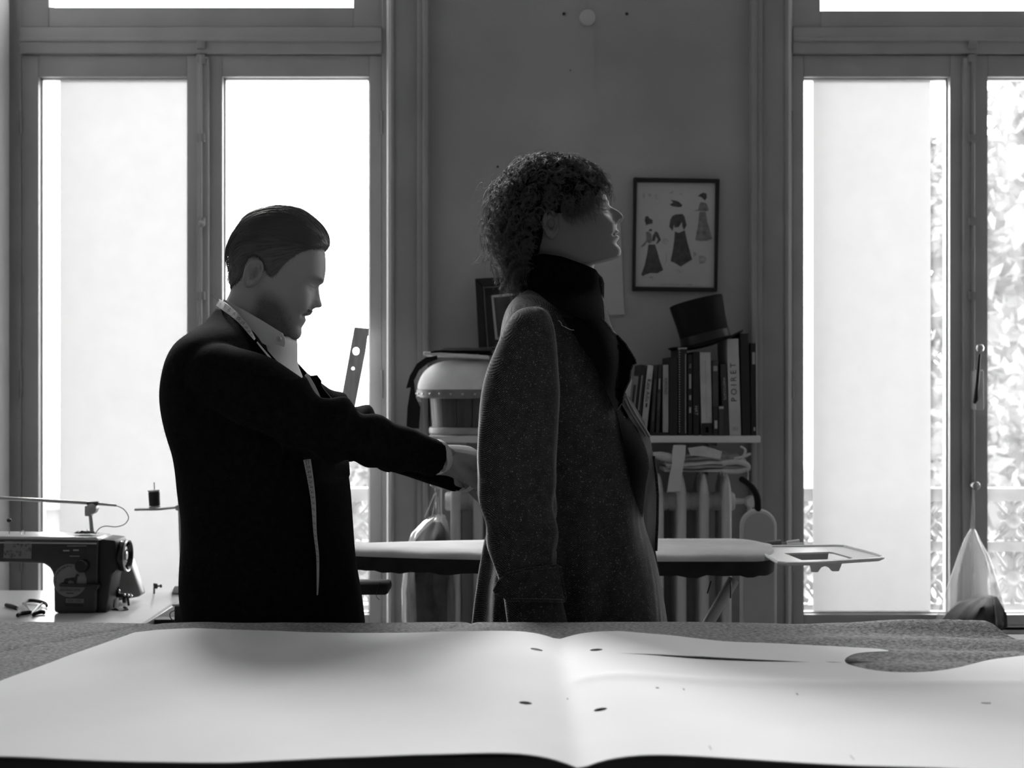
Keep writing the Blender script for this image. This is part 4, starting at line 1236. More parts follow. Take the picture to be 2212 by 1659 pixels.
kn = thing('seam_ripper', 'small dark-handled seam ripper lying left of the snips', 'seam ripper', tuple(T3(28, 1315)))
obj('handle', tube(smooth_path([T3(12, 1311, .005), T3(18, 1312, .0055), T3(30, 1315, .0055), T3(37, 1317, .004)], 4), [.002] + [.0052] * 11 + [.0035], 10), m_mach, kn)
obj('blade', tube([T3(36, 1317, .004), T3(46, 1321, .004)], [.002, .001], 6), m_steel, kn)

# thread stand
ts = thing('thread_stand', 'metal thread stand with a flat arm behind the sewing machine', 'thread stand', tuple(onplane(388, 1283, ZS_T)))
dt = onplane(388, 1281, ZS_T).y
obj('base', bevel(loft([[P(x, 1280.5, dt + y) for x, y in ((371, -.03), (408, -.03), (408, .03), (371, .03))], [P(x, 1266, dt + y) for x, y in ((377, -.024), (403, -.024), (403, .024), (377, .024))]]), .002, 2), m_tube, ts)
obj('pole', tube([P(394, 1268, dt), P(390, 1170, dt), P(387, 1066, dt)], .0045, 12), m_tube, ts)
obj('upper_pole', tube([P(387, 1068, dt), P(386, 1040, dt), P(387, 860, dt)], [.003, .0024, .0024], 10), m_black, ts)
obj('collar', lathe([(.003, -.005), (.005, -.003), (.005, .003), (.003, .005)], P(387.5, 1037, dt), 'z', 12), m_black, ts)
obj('arm', bevel(prism([P(290, 1099, dt - .012), P(340, 1098.5, dt - .012), P(388, 1094, dt - .012), P(440, 1082, dt - .012), P(440, 1086, dt - .012), P(388, 1098, dt - .012), P(340, 1103, dt - .012), P(290, 1103.5, dt - .012)], (0, .024, 0)), .001, 1), m_tube, ts)
obj('arm_clamp', bbox(PX(381, dt), PX(396, dt), dt - .014, dt + .014, PZ(1102, dt), PZ(1091, dt), .003), m_tube, ts)
obj('spool_pin', tube([P(335, 1100, dt), P(333, 1042, dt)], .0014, 8), m_black, ts)
tsn = thing('tension_post', 'tiny black tension post with a thumb screw on the sewing table', 'tension post', tuple(onplane(333, 1284, ZS_T)))
dn = onplane(333, 1283, ZS_T).y
obj('post', tube([P(333, 1283.5, dn), P(333, 1260, dn)], .0026, 8), m_black, tsn)
obj('thumb_screw', cat([lathe([(.003, -.006), (.0075, -.004), (.0075, .004), (.003, .006)], P(337, 1266, dn), 'x', 12), tube([P(338, 1266, dn), P(346, 1266, dn)], .0022, 8), lathe([(.002, -.003), (.0052, -.001), (.0045, .003), (.002, .004)], P(347, 1266, dn), 'x', 12)]), m_black, tsn)
sc = P(334.5, 1096.5, dt)
spl = thing('thread_spool', 'spool of black thread standing on the arm of the thread stand', 'spool', tuple(sc))
MS = Matrix.Translation(sc) @ Matrix.Rotation(math.radians(-3.0), 4, 'Y')
k = dt / F
obj('spool_core', xf(cat([lathe([(.003, 0), (12.5 * k, .0005), (12.5 * k, 3 * k), (9 * k, 3.5 * k), (9 * k, 34 * k), (13 * k, 35 * k), (13 * k, 38 * k), (.003, 38.5 * k)], (0, 0, 0), 'z', 28)]), MS), mat('spool_plastic', .5, .3), spl)
obj('thread', xf(lathe([(9.5 * k, 4 * k), (11.8 * k, 4.5 * k), (12 * k, 20 * k), (12.2 * k, 33.5 * k), (9.5 * k, 34.3 * k)], (0, 0, 0), 'z', 28), MS), mat('black_thread', .012, .6), spl)

# ------------------------------------------------------------------ people
m_skin = mat('skin', 0.35, 0.55, spec=.35, bump=.06, bscale=500, attr='pigment')
m_hair1 = mat('brown_hair', 0.13, 0.45, spec=.4)
m_hair2 = mat('dark_curly_hair', 0.085, 0.55, spec=.35, sheen=.1)
m_scalp = mat('dark_hair_mass', 0.012, 1.0, spec=0.0)
SPX = F / 2.43                                   # pixels per metre at the two men's distance

class Head:
    """head and neck surface: rings stacked along the head's own up axis, face relief added as bumps"""
    def __init__(self, poly, ear, pitch, yaw, d, wtab, nose, feat, ftab):
        th = math.radians(pitch)
        self.fw = np.array([math.cos(th), math.sin(th)]); self.up = np.array([math.sin(th), -math.cos(th)])
        self.ear = np.array(ear, float); self.d = d
        pl = np.array(cr2(poly, 4, True))
        self.loc = self.to_local(pl)
        self.w0, self.w1 = self.loc[:, 1].min() + .004, self.loc[:, 1].max() - .0004
        nb = self.to_local(np.array(nose, float))           # nasion, tip, subnasale
        self.nas, self.tip, self.sub = nb
        self.ws = np.linspace(self.w0, self.w1, 700)
        umin, umax = [], []
        L = self.loc
        for w in self.ws:
            us = []
            for i in range(len(L)):
                a, b = L[i], L[(i + 1) % len(L)]
                if (a[1] - w) * (b[1] - w) <= 0 and a[1] != b[1]:
                    us.append(a[0] + (b[0] - a[0]) * (w - a[1]) / (b[1] - a[1]))
            umin.append(min(us)); umax.append(max(us))
        self.B, self.FR = np.array(umin), np.array(umax)
        base = self.FR.copy()
        m = (self.ws > self.sub[1]) & (self.ws < self.nas[1])
        t = (self.ws - self.sub[1]) / (self.nas[1] - self.sub[1])
        base[m] = np.minimum(self.FR[m], (self.sub[0] + (self.nas[0] - self.sub[0]) * t[m]) - .003 * np.sin(t[m] * PI))
        self.N = self.FR - base
        dw = self.ws[1] - self.ws[0]
        kx = np.arange(-60, 61) * dw
        ker = np.exp(-(kx / .011) ** 2); ker /= ker.sum()
        sm_ = np.convolve(np.pad(base, 60, mode='edge'), ker, mode='valid')
        low = self.sub[1] - .062                     # below the chin and above the brow the outline is kept as it is
        kk = np.clip((self.ws - low) / .012, 0, 1) * np.clip((self.nas[1] + .012 - self.ws) / .012, 0, 1)
        self.F0 = base + (sm_ - base) * kk
        self.DT = base - self.F0
        self.wtab = wtab; self.ftab = ftab; self.feat = feat
        ya = math.radians(yaw)
        o = P(ear[0], ear[1], d)
        f3 = Vector((self.fw[0], 0, -self.fw[1])); u3 = Vector((self.up[0], 0, -self.up[1]))
        Rz = Matrix.Rotation(ya, 3, 'Z')
        self.f3, self.u3 = np.array(Rz @ f3), np.array(Rz @ u3)
        self.l3 = np.cross(self.u3, self.f3)                # lateral axis: positive away from the camera
        self.o = np.array(o)
    def to_local(self, px):
        dpx = (np.atleast_2d(px) - self.ear) / (F / self.d)
        return np.stack([dpx @ self.fw, dpx @ self.up], axis=1)
    def to_px(self, u, w):
        return self.ear[0] + (u * self.fw[0] + w * self.up[0]) * F / self.d, self.ear[1] + (u * self.fw[1] + w * self.up[1]) * F / self.d
    def local(self, phi, w, off=0.0):
        B, F0, N = (np.interp(w, self.ws, q) for q in (self.B, self.F0, self.N))
        W = np.interp(w, [t[0] for t in self.wtab], [t[1] for t in self.wtab])
        r = np.clip((self.w1 - w) / .055, 0, 1)
        W = W * np.sqrt(np.clip(1 - (1 - r) ** 2, 0, 1))
        ex = np.interp(w, [t[0] for t in self.ftab], [t[1] for t in self.ftab])
        c = B + .46 * (F0 - B)
        co, si = np.cos(phi), np.sin(phi)
        ca = np.sign(co) * np.abs(co) ** (2 / np.where(co > 0, ex, 2.15)); sa = np.sign(si) * np.abs(si) ** (2 / 2.1)
        v = W * sa
        u = np.where(co > 0, c + (F0 - c) * ca, c + (c - B) * ca)
        fr = np.clip(co, 0, 1) ** .5
        nw = np.interp(w, [self.sub[1] - .006, self.sub[1] + .003, self.tip[1] + .004, (self.tip[1] + self.nas[1]) / 2, self.nas[1]], [.012, .0155, .0145, .0095, .009])
        u = u + N * np.exp(-np.abs(v / nw) ** 2.4) * fr
        u = u + np.interp(w, self.ws, self.DT) * np.exp(-(np.abs(v) / .031) ** 2.6) * fr
        for (fu, fv, fwd, su, sv, sw, amp) in self.feat:     # (unused, v, w, ., sigma v, sigma w, amplitude along the face)
            u = u + amp * np.exp(-((np.abs(v) - fv) / sv) ** 2 - ((w - fwd) / sw) ** 2) * fr
        return u, v, w * np.ones_like(u)
    def world(self, u, v, w):
        return self.o + u[..., None] * self.f3 + v[..., None] * self.l3 + w[..., None] * self.u3
    def grid(self, nw_=230, nphi=150):
        t = np.linspace(0, 1, nw_)
        w = self.w0 + (self.w1 - self.w0) * np.sin(t * PI / 2) ** .85
        g = np.linspace(-1, 1, nphi, endpoint=False)
        phi = PI * np.sign(g) * np.abs(g) ** 1.35
        return np.meshgrid(phi, w)
    def surf(self, nw_=230, nphi=150):
        ph, w = self.grid(nw_, nphi)
        u, v, w = self.local(ph, w)
        return u, v, w, ph

def grid_faces(nr, nc, mask=None):
    i, j = np.meshgrid(np.arange(nr - 1), np.arange(nc), indexing='ij')
    a = i * nc + j; b = i * nc + (j + 1) % nc
    q = np.stack([a, b, b + nc, a + nc], axis=-1)
    if mask is not None:
        mk = mask[:-1] & mask[1:] & np.roll(mask, -1, 1)[:-1] & np.roll(mask, -1, 1)[1:]
        q = q[mk]
    return q.reshape(-1, 4)

def ear_mesh(H, side, eh=.0285, ew=.0165, u0=-.004, w0=.002, tilt=-.18):
    """outer ear: rim, hollow and lobe"""
    R, A = 12, 36
    V = []
    for i in range(R + 1):
        r = i / R
        for k in range(A):
            a = 2 * PI * k / A
            wd = ew * (1 - .25 * max(0, -math.sin(a)) ** 2)
            x, z = r * wd * math.cos(a), r * eh * math.sin(a)
            rim = math.exp(-((r - .82) / .14) ** 2) * (.0070 if 25 < math.degrees(a) < 235 else .0012 + .004 * max(0, 1 - abs((math.degrees(a) - 345) / 35)))
            anti = .004 * math.exp(-((r - .5) / .12) ** 2) * (1 if math.cos(a) < .2 else .2)
            hollow = -.007 * math.exp(-(r / .33) ** 2)
            edge = -.006 * max(0, (r - .88) / .12)
            lift = .014 * (-x / ew * .5 + .5) * min(1, r * 1.5) + .004
            h = lift + rim + anti + hollow + edge
            ct, st_ = math.cos(tilt), math.sin(tilt)
            V.append((u0 + x * ct - z * st_, h, w0 + x * st_ + z * ct))
    for k in range(A):                                       # skirt back to the skull
        x, _, z = V[R * A + k]
        V.append((u0 + (x - u0) * .75 + .004, -.008, w0 + (z - w0) * .8))
    V = np.array(V)
    Fq = grid_faces(R + 2, A)
    Wl = np.interp(V[:, 2], [t[0] for t in H.wtab], [t[1] for t in H.wtab])
    base = float(np.interp(w0, [t[0] for t in H.wtab], [t[1] for t in H.wtab])) - .004
    v = side * (base + V[:, 1])
    return H.world(V[:, 0], v, V[:, 2]), Fq

def hand_parts(wrist, fwd, up_, side, curl=.9, scale=1.0):
    """palm and five fingers as tapering chains; fwd: towards the fingers, side: towards the thumb"""
    f, u = Vector(fwd).normalized(), Vector(up_).normalized()
    s = f.cross(u).normalized() * side
    u = s.cross(f).normalized() * (1 if s.cross(f).dot(u) > 0 else -1)
    w = Vector(wrist)
    pr = []
    secs = [(-.05, .026, .021, 0), (0, .027, .019, 0), (.025, .034, .018, 0), (.06, .041, .016, 0), (.085, .042, .014, 0), (.095, .036, .010, 0)]
    rings = []
    for x, a, b, _ in secs:
        rings.append([w + f * x * scale + (s * a * math.cos(t) + u * b * math.sin(t)) * scale for t in [2 * PI * k / 16 for k in range(16)]])
    pr.append(loft(rings))
    for i, (off, L, r) in enumerate(((.030, .072, .0088), (.010, .080, .0092), (-.011, .075, .0088), (-.030, .060, .0078))):
        p = w + f * .082 * scale + s * off * scale
        d = (f + s * off * .9).normalized()
        pts, rad = [p - d * .02 * scale, p], [r * 1.05, r * 1.08]
        ang = 0
        for seg in (.45, .30, .25):
            ang += curl * (.75 if seg > .4 else .95) * (1 + .06 * i)
            dd = (d * math.cos(ang) - u * math.sin(ang)).normalized()
            p = p + dd * L * seg * scale
            pts.append(p); rad.append(r * (1.0 if seg > .4 else .92 if seg > .27 else .7))
        pr.append(tube(smooth_path(pts, 3), list(np.interp(np.linspace(0, 1, (len(pts) - 1) * 3 + 1), np.linspace(0, 1, len(rad)), [q * scale for q in rad])), 10))
    p = w + (f * .022 + s * .030 - u * .004) * scale
    pts, rad = [p - s * .012 * scale, p], [.013, .0135]
    for L, a, b in ((.040, .75, .45), (.032, .95, .15), (.024, 1.0, -.05)):
        p = p + (f * a + s * b - u * .38).normalized() * L * scale
        pts.append(p); rad.append(.0112 if L > .035 else .0102 if L > .03 else .0075)
    pr.append(tube(smooth_path(pts, 3), list(np.interp(np.linspace(0, 1, (len(pts) - 1) * 3 + 1), np.linspace(0, 1, len(rad)), [q * scale for q in rad])), 10))
    return pr

def build_body(parent, H, hands, arms, pig, torso):
    u, v, w, ph = H.surf()
    V = H.world(u, v, w).reshape(-1, 3)
    nr, nc = u.shape
    Fq = grid_faces(nr, nc)
    cap = np.arange(nc) + (nr - 1) * nc
    parts = [V]; faces = [tuple(q) for q in Fq] + [tuple(int(c) for c in cap)]
    pg = [pig(u.ravel(), v.ravel(), w.ravel())]
    o = len(V)
    for sd in (-1, 1):
        ev, ef = ear_mesh(H, sd)
        parts.append(ev); faces += [tuple(q + o) for q in ef]; o += len(ev)
        pg.append(np.full(len(ev), pig(np.zeros(1), np.array([.07]), np.zeros(1))[0]))
    for me in hands:
        hv, hf = mesh_vf(me)
        parts.append(hv); faces += [tuple(i + o for i in q) for q in hf]; o += len(hv)
        pg.append(np.full(len(hv), .36))
    for tv, tf in arms + torso:
        tv = np.array([tuple(p) for p in tv])
        parts.append(tv); faces += [tuple(i + o for i in q) for q in tf]; o += len(tv)
        pg.append(np.full(len(tv), .36))
    V = np.concatenate(parts); pgv = np.concatenate(pg)
    b = obj('body', ([tuple(p) for p in V], faces), m_skin, parent, smooth='all')
    at = b.data.attributes.new('pigment', 'FLOAT_COLOR', 'POINT')
    arr = np.stack([pgv, pgv, pgv, np.ones_like(pgv)], axis=1).astype(np.float32)
    at.data.foreach_set('color', arr.ravel())
    return b

def torso_loft(rows, yc, n=48, ex=2.3, d=None):
    """rows: (py, px left, px right, half width across)"""
    d = d or yc
    rings = []
    for py, l, r, hw in rows:
        a, b = P(l, py, d), P(r, py, d)
        cx_, rx = (a.x + b.x) / 2, (b.x - a.x) / 2
        ring = []
        for k in range(n):
            t = 2 * PI * k / n
            c, s = math.cos(t), math.sin(t)
            ring.append(Vector((cx_ + rx * math.copysign(abs(c) ** (2 / ex), c), yc + hw * math.copysign(abs(s) ** (2 / ex), s), a.z)))
        rings.append(ring)
    return rings

def dense(rows, k=5):
    """smoothly interpolated rows"""
    pts = [np.array(r, float) for r in rows]
    out = []
    for i in range(len(pts) - 1):
        p0, p1, p2, p3 = pts[max(i - 1, 0)], pts[i], pts[i + 1], pts[min(i + 2, len(pts) - 1)]
        for j in range(k):
            t = j / k
            out.append(tuple(.5 * ((2 * p1) + (p2 - p0) * t + (2 * p0 - 5 * p1 + 4 * p2 - p3) * t * t + (3 * p1 - p0 - 3 * p2 + p3) * t ** 3)))
    out.append(tuple(pts[-1]))
    return out

# ====================== the tailor ======================
tailor = thing('person', 'bearded man in a black jacket leaning forward, a tape measure round his neck', 'person', (PX(585, 2.43), 2.43, 0), None)
Z1 = lambda pts: [(x / 3.19 + 340, y / 3.19 + 420) for x, y in pts]
poly1 = [(700.5, 542), (702, 558), (702.4, 577), (700.5, 595), (696.5, 609), (688.5, 616), (688, 627), (691, 646), (694, 657), (691, 663), (676, 664), (671.5, 667), (673, 672.5), (669, 679.5), (659, 683),
         (659.5, 691), (657, 697.5), (650.5, 708), (650.5, 719), (647, 728), (639, 734), (626, 735), (612, 741), (602, 752), (596, 780), (590, 830), (560, 850), (500, 840), (470, 800), (464, 740), (470, 700),
         (480, 672), (490.5, 649), (497, 635), (501, 620), (499, 600), (499, 570), (502, 540), (513, 514), (532, 489), (558, 468), (590, 460), (622, 459), (650, 468), (673, 484), (690, 508), (698, 526)]
wt1 = [(-.30, .062), (-.16, .058), (-.12, .060), (-.095, .054), (-.075, .057), (-.05, .064), (-.02, .070), (.01, .0735), (.04, .077), (.07, .0775), (.2, .0775)]
ft1 = [(-.30, 2.0), (-.12, 1.9), (-.09, 1.75), (-.07, 1.9), (-.03, 2.2), (.02, 2.5), (.06, 2.4), (.12, 2.2)]
H1 = Head(poly1, (556.3, 601.8), 17, 8, 2.43, wt1, [(688.5, 616), (694, 657), (672, 667)], [], ft1)
eye_w = H1.to_local((676, 621))[0][1]; brow_w = H1.to_local((694, 606))[0][1]; mouth_w = H1.to_local((657, 682.5))[0][1]
H1.feat = [(0, .033, eye_w, 0, .014, .0095, -.009), (0, .032, eye_w - .001, 0, .010, .006, .006), (0, .032, eye_w - .002, 0, .012, .0014, -.0016), (0, .030, brow_w, 0, .018, .005, .003),
           (0, .045, eye_w - .030, 0, .018, .015, .004), (0, .013, H1.sub[1] + .003, 0, .006, .006, .004), (0, .0, mouth_w, 0, .020, .0018, -.002), (0, .027, mouth_w, 0, .006, .006, -.003)]
def pig1(u, v, w):
    p = np.full(u.shape, .40)
    px, py = H1.to_px(u, w)
    lip = np.exp(-((w - mouth_w) / .007) ** 2) * (np.abs(v) < .026) * (u > .06)
    p = p * (1 - .35 * lip)
    beard = np.clip((w < mouth_w + .016) * 1.0, 0, 1) * np.clip((mouth_w + .030 - w + .0 * u) / .02, 0, 1)
    jaw = np.clip(((u - .005) / .02), 0, 1) * np.clip((-.012 - w) / .03, 0, 1) * (w > -.135)
    st_ = np.maximum(jaw * np.clip((.075 - u + (mouth_w - w) * .8) / .03 + .25, .0, 1), np.exp(-((w - (mouth_w + .012)) / .006) ** 2) * (np.abs(v) < .030) * (u > .06))
    p = p * (1 - .62 * np.clip(st_, 0, 1))
    br = np.exp(-((w - brow_w - .001) / .0045) ** 2) * np.clip(1 - np.abs(np.abs(v) - .032) / .022, 0, 1) * (u > .05)
    return p * (1 - .6 * br)

yc1 = 2.43
jk_rows = [(668, 470, 500, .050), (684, 460, 530, .075), (703, 446, 556, .115), (722, 424, 574, .165), (745, 400, 588, .205), (775, 383, 606, .225), (810, 373, 628, .235), (850, 367, 650, .235), (890, 367, 672, .228), (935, 373, 702, .218),
           (980, 384, 728, .205), (1020, 390, 746, .195), (1060, 394, 753, .188), (1110, 401, 757, .185), (1160, 402, 761, .19), (1210, 399, 766, .198), (1270, 398, 775, .205), (1340, 405, 784, .21), (1420, 408, 790, .21), (1480, 410, 792, .205)]
jk = loft(torso_loft(dense(jk_rows, 4), yc1, 56, 2.25), True, True)
def arm_tube(rows):
    pts = [P(x, y, d) for x, y, r, d in rows]
    rad = [r * d / F for x, y, r, d in rows]
    n = 5
    pp = smooth_path(pts, n)
    rr_ = list(np.interp(np.linspace(0, len(rows) - 1, len(pp)), range(len(rows)), rad))
    return tube(pp, rr_, 22)
near_rows = [(440, 800, 58, 2.27), (480, 815, 74, 2.225), (560, 848, 80, 2.195), (640, 893, 70, 2.18), (705, 925, 66, 2.18), (745, 938, 64, 2.185), (800, 951, 57, 2.21), (850, 966, 51, 2.24), (900, 979, 46, 2.28), (938, 989, 43.5, 2.31)]
far_rows = [(500, 800, 60, 2.62), (570, 830, 68, 2.65), (650, 870, 60, 2.66), (720, 905, 56, 2.66), (790, 945, 54, 2.63), (850, 968, 50, 2.60), (910, 992, 46, 2.56), (960, 1012, 42, 2.52), (1000, 1030, 38, 2.50)]
jme = voxel_union([jk, arm_tube(near_rows), arm_tube(far_rows)], .0065, 5)
V = np.empty(len(jme.vertices) * 3); jme.vertices.foreach_get('co', V); V = V.reshape(-1, 3)
Nn = np.empty(len(jme.vertices) * 3); jme.vertices.foreach_get('normal', Nn); Nn = Nn.reshape(-1, 3)
ax = np.array(P(705, 925, 2.18))
for i in range(len(V)):
    p = V[i]
    onarm = p[0] > PX(600, 2.2) and p[2] > PZ(1040, 2.3) and p[2] < PZ(820, 2.2)
    a = .0025 * noise.noise((p[0] * 14, p[1] * 14, p[2] * 9))
    if onarm:
        s = (p[0] - ax[0]) * .9 - (p[2] - ax[2]) * .45
        k = math.exp(-((s + .01) / .10) ** 2)
        a += k * .0085 * math.sin(s * 88 + p[1] * 12 + 2.5 * noise.noise((p[0] * 9, p[1] * 9, p[2] * 9))) + .0025 * math.sin(s * 60 + 1)
    V[i] += Nn[i] * a
jme.vertices.foreach_set('co', V.ravel().astype(np.float32))
m_jacket = mat('black_jacket_wool', 0.0085, 0.92, var=.3, vscale=90, bump=.25, bscale=420, spec=.04, sheen=.012)
jacket = obj('jacket', jme, m_jacket, tailor, smooth='all')
_i = rng.integers(0, len(V), 8000)
_l = .0022 * (.4 + rng.random((8000, 1)))
_d1 = Nn[_i] + rng.normal(size=(8000, 3)) * .5; _d2 = _d1 + rng.normal(size=(8000, 3)) * .8
_V, _q = strand_mesh(np.stack([V[_i] - Nn[_i] * .0004, V[_i] + _d1 * _l * .5, V[_i] + (_d1 + _d2) * _l * .5], axis=1), np.array([.0001, .00009, .00005]))
obj('cloth_fibres', (_V, _q), mat('jacket_fibre', .05, .9), jacket, smooth=False, kind='stuff')

# jacket collar and lapels
lap = [(468, 668), (486, 676), (512, 690), (540, 713), (560, 738), (590, 772), (622, 808), (652, 838), (640, 846), (604, 826), (566, 795), (536, 760), (505, 735), (470, 710), (455, 692)]
def d_lap(x, y):
    t = (x - 455) / 200
    return 2.43 - .12 * math.sin(min(1, max(0, t * 1.6)) * PI / 2) - .06 * max(0, t - .3) + 0.0
obj('near_lapel', sheet(lap, d_lap, .007, 8), m_jacket, jacket)
far_lap = [(640, 782), (662, 806), (690, 826), (700, 842), (722, 868), (750, 872), (772, 884), (760, 905), (700, 900), (668, 862), (652, 836), (640, 800)]
obj('far_lapel', sheet(far_lap, lambda x, y: 2.50 - (x - 640) * .0002, .012, 9), m_jacket, jacket)
obj('pocket_square', sheet([(668, 812), (684, 810), (693, 822), (694, 836), (680, 832), (668, 822)], lambda x, y: 2.49, .006, 6), m_jacket, jacket)
cb = [(455, 691), (461, 679), (468, 667)]
ring = []
for k in range(13):
    a = PI * (.42 + 1.16 * k / 12)
    ring.append((math.cos(a), math.sin(a)))
rows = []
for (px, py), r in zip(cb, (.088, .079, .074)):
    c = P(px, py, yc1)
    rows.append([(c.x + r * (1 + ca) * 1.0, yc1 + r * .92 * sa, c.z - .030 * (1 + ca) ** 1.2) for ca, sa in ring])
obj('collar_back', solidify(loft(rows, False, False), (.004, 0, -.002)), m_jacket, jacket)

# shirt
m_shirt = mat('white_shirt', 0.74, 0.8, var=.03, vscale=30)
shirt_rows = [(728, 560, 634, .052), (742, 548, 640, .062), (760, 530, 641, .075), (785, 510, 641, .09), (810, 500, 650, .10), (835, 495, 658, .11), (870, 495, 664, .11), (930, 490, 672, .11), (1000, 480, 690, .11)]
shirt = obj('shirt', loft(torso_loft(dense(shirt_rows, 3), 2.435, 44, 2.1), True, True), m_shirt, tailor, smooth='all')
scol = [(484, 646), (495, 653), (520, 666), (560, 689), (602, 715), (610, 720), (615, 731), (616, 742), (614, 750), (606, 747), (590, 743), (583, 750), (560, 738), (530, 710), (505, 690), (480, 672), (474, 662)]
def d_col(x, y):
    t = (x - 474) / 142
    return 2.43 - .082 * math.sin(min(1, max(0, t * 2.0 + .06)) * PI / 2) + .05 * max(0, t - .55) ** 1.2
obj('shirt_collar', sheet(scol, d_col, .004, 7), m_shirt, shirt)
obj('shirt_collar', sheet([(612, 722), (624, 731), (640, 733), (641, 748), (636, 760), (622, 760), (612, 752)], lambda x, y: 2.46 - (x - 612) * .0004, .01, 7), m_shirt, shirt)
obj('collar_button', lathe([(.0042, .0015), (.0048, 0), (.0042, -.0016), (.0015, -.001), (.0006, -.0014)], P(602, 732, d_col(602, 732) - .001), 'y', 16), mat('button', .55, .3), shirt)
for (x, y, r, d, x2, y2) in ((938, 989, 38, 2.31, 951, 984), (998, 1029, 33, 2.495, 1008, 1034)):
    a, b = P(x, y, d), P(x2, y2, d + .012)
    obj('shirt_cuff', tube([a, a.lerp(b, .6), b], [r * d / F, r * d / F, r * .97 * d / F], 22, False), m_shirt, shirt)

# hands pinching the coat at the back
wr1 = P(952, 984, 2.345); hd1 = P(1070, 992, 2.42)
wr2 = P(986, 1020, 2.485); hd2 = P(1080, 1046, 2.46)
h1 = voxel_union(hand_parts(wr1, hd1 - wr1, (0, -.55, .85), 1, 1.15, .92), .0026, 3)
h2 = voxel_union(hand_parts(wr2, hd2 - wr2, (0, .55, .85), -1, 1.25, .86), .0026, 3)
arms_ = [arm_tube([(560, 850, 40, 2.2), (705, 925, 34, 2.18), (850, 966, 30, 2.24), (965, 985, 23, 2.35)]), arm_tube([(570, 830, 40, 2.64), (720, 905, 34, 2.66), (850, 968, 30, 2.60), (1004, 1032, 23, 2.485)])]
tors = [loft(torso_loft([(840, 470, 590, .10), (900, 420, 640, .16), (1050, 430, 715, .14), (1200, 430, 735, .15), (1420, 440, 760, .15)], yc1, 24, 2.1), True, True)]
body1 = build_body(tailor, H1, [h1, h2], arms_, pig1, tors)
m_tr = mat('dark_trousers', 0.015, .9)
def legs(parent, cx_, yc_, ztop, m):
    for s in (-1, 1):
        obj('trouser_leg', tube([(cx_, yc_ + s * .085, ztop), (cx_ + .01, yc_ + s * .095, ztop - .35), (cx_ + .005, yc_ + s * .10, .30), (cx_, yc_ + s * .10, .07)], [.10, .085, .066, .062], 20), m, parent)
        sh_ = [[(cx_ - .085 + .27 * t, yc_ + s * .10 + .045 * math.sin(PI * min(1, .25 + t * .7)) * math.cos(a), max(.0, .03 + (.075 - .045 * t) * math.sin(a)) * (1 if a < PI else 0)) for a in [2 * PI * k / 16 for k in range(16)]] for t in (0, .15, .4, .7, .9, 1)]
        obj('shoe', loft(sh_), m_black, parent)
legs(tailor, PX(600, 2.43), 2.43, PZ(1400, 2.43), m_tr)

# slicked-back hair
hm1 = [(701, 541), (686, 541), (669, 545), (650, 552), (636, 561), (622, 573), (613, 583), (603, 596), (592, 605), (581, 602), (575, 583), (565.7, 567), (556, 561), (544, 564), (534, 580), (530, 600), (522, 612), (505, 622), (480, 628),
       (450, 600), (450, 420), (740, 420), (740, 541)]
def edge_dist(px, py, poly):
    d = np.full(px.shape, 1e9)
    for i in range(len(poly)):
        a, b = np.array(poly[i]), np.array(poly[(i + 1) % len(poly)])
        ab = b - a
        t = np.clip(((px - a[0]) * ab[0] + (py - a[1]) * ab[1]) / (ab @ ab), 0, 1)
        d = np.minimum(d, np.hypot(px - a[0] - ab[0] * t, py - a[1] - ab[1] * t))
    return d
def mask_poly(px, py, poly):
    c = np.zeros(px.shape, bool)
    j = len(poly) - 1
    for i in range(len(poly)):
        xi, yi = poly[i]; xj, yj = poly[j]
        cond = ((yi > py) != (yj > py)) & (px < (xj - xi) * (py - yi) / ((yj - yi) or 1e-9) + xi)
        c ^= cond; j = i
    return c
def hair_cap(H, mpoly, thick, name, m, parent, edge=9.0, bumpf=None):
    u, v, w, ph = H.surf(330, 540)
    px, py = H.to_px(u, w)
    mk = mask_poly(px, py, mpoly)
    ed = np.where(mk, edge_dist(px, py, mpoly), 0)
    X = H.world(u, v, w)
    gu = np.gradient(X, axis=0); gv = (np.roll(X, -1, 1) - np.roll(X, 1, 1))
    n = np.cross(gv, gu); n /= np.linalg.norm(n, axis=2, keepdims=True) + 1e-9
    c = X.mean(axis=1, keepdims=True)
    sgn = np.sign(((X - c) * n).sum(axis=2, keepdims=True)); sgn[sgn == 0] = 1
    n = n * sgn
    t = thick(px, py, u, v, w) * np.clip(ed / edge, .12, 1) ** .6
    if bumpf is not None: t = t * bumpf(px, py, v)
    Y = X + n * t[..., None]
    nr, nc = u.shape
    q = grid_faces(nr, nc, mk)
    Vv = np.concatenate([Y.reshape(-1, 3), (X - n * .002).reshape(-1, 3)])
    used = np.unique(q)
    remap = -np.ones(len(Y.reshape(-1, 3)), int); remap[used] = np.arange(len(used))
    o = obj(name, (Y.reshape(-1, 3)[used], remap[q]), m, parent, smooth='all')
    return o, dict(X=X, Y=Y, n=n, mk=mk, px=px, py=py, ed=ed, u=u, v=v, w=w)
th1 = lambda px, py, u, v, w: .0035 + .0065 * np.clip((570 - py) / 60, 0, 1) + .006 * np.exp(-((px - 702) / 14) ** 2 - ((py - 515) / 16) ** 2)
cap1, G1 = hair_cap(H1, hm1, th1, 'hair', m_hair1, tailor, 10)
def pick(G, n, cond):
    ok = np.argwhere(G['mk'] & cond(G))
    return ok[rng.integers(0, len(ok), n)]
idx = pick(G1, 5200, lambda G: (G['ed'] > 1.5))
K = 9
fw3, up3 = H1.f3, H1.u3
paths = np.empty((len(idx), K, 3))
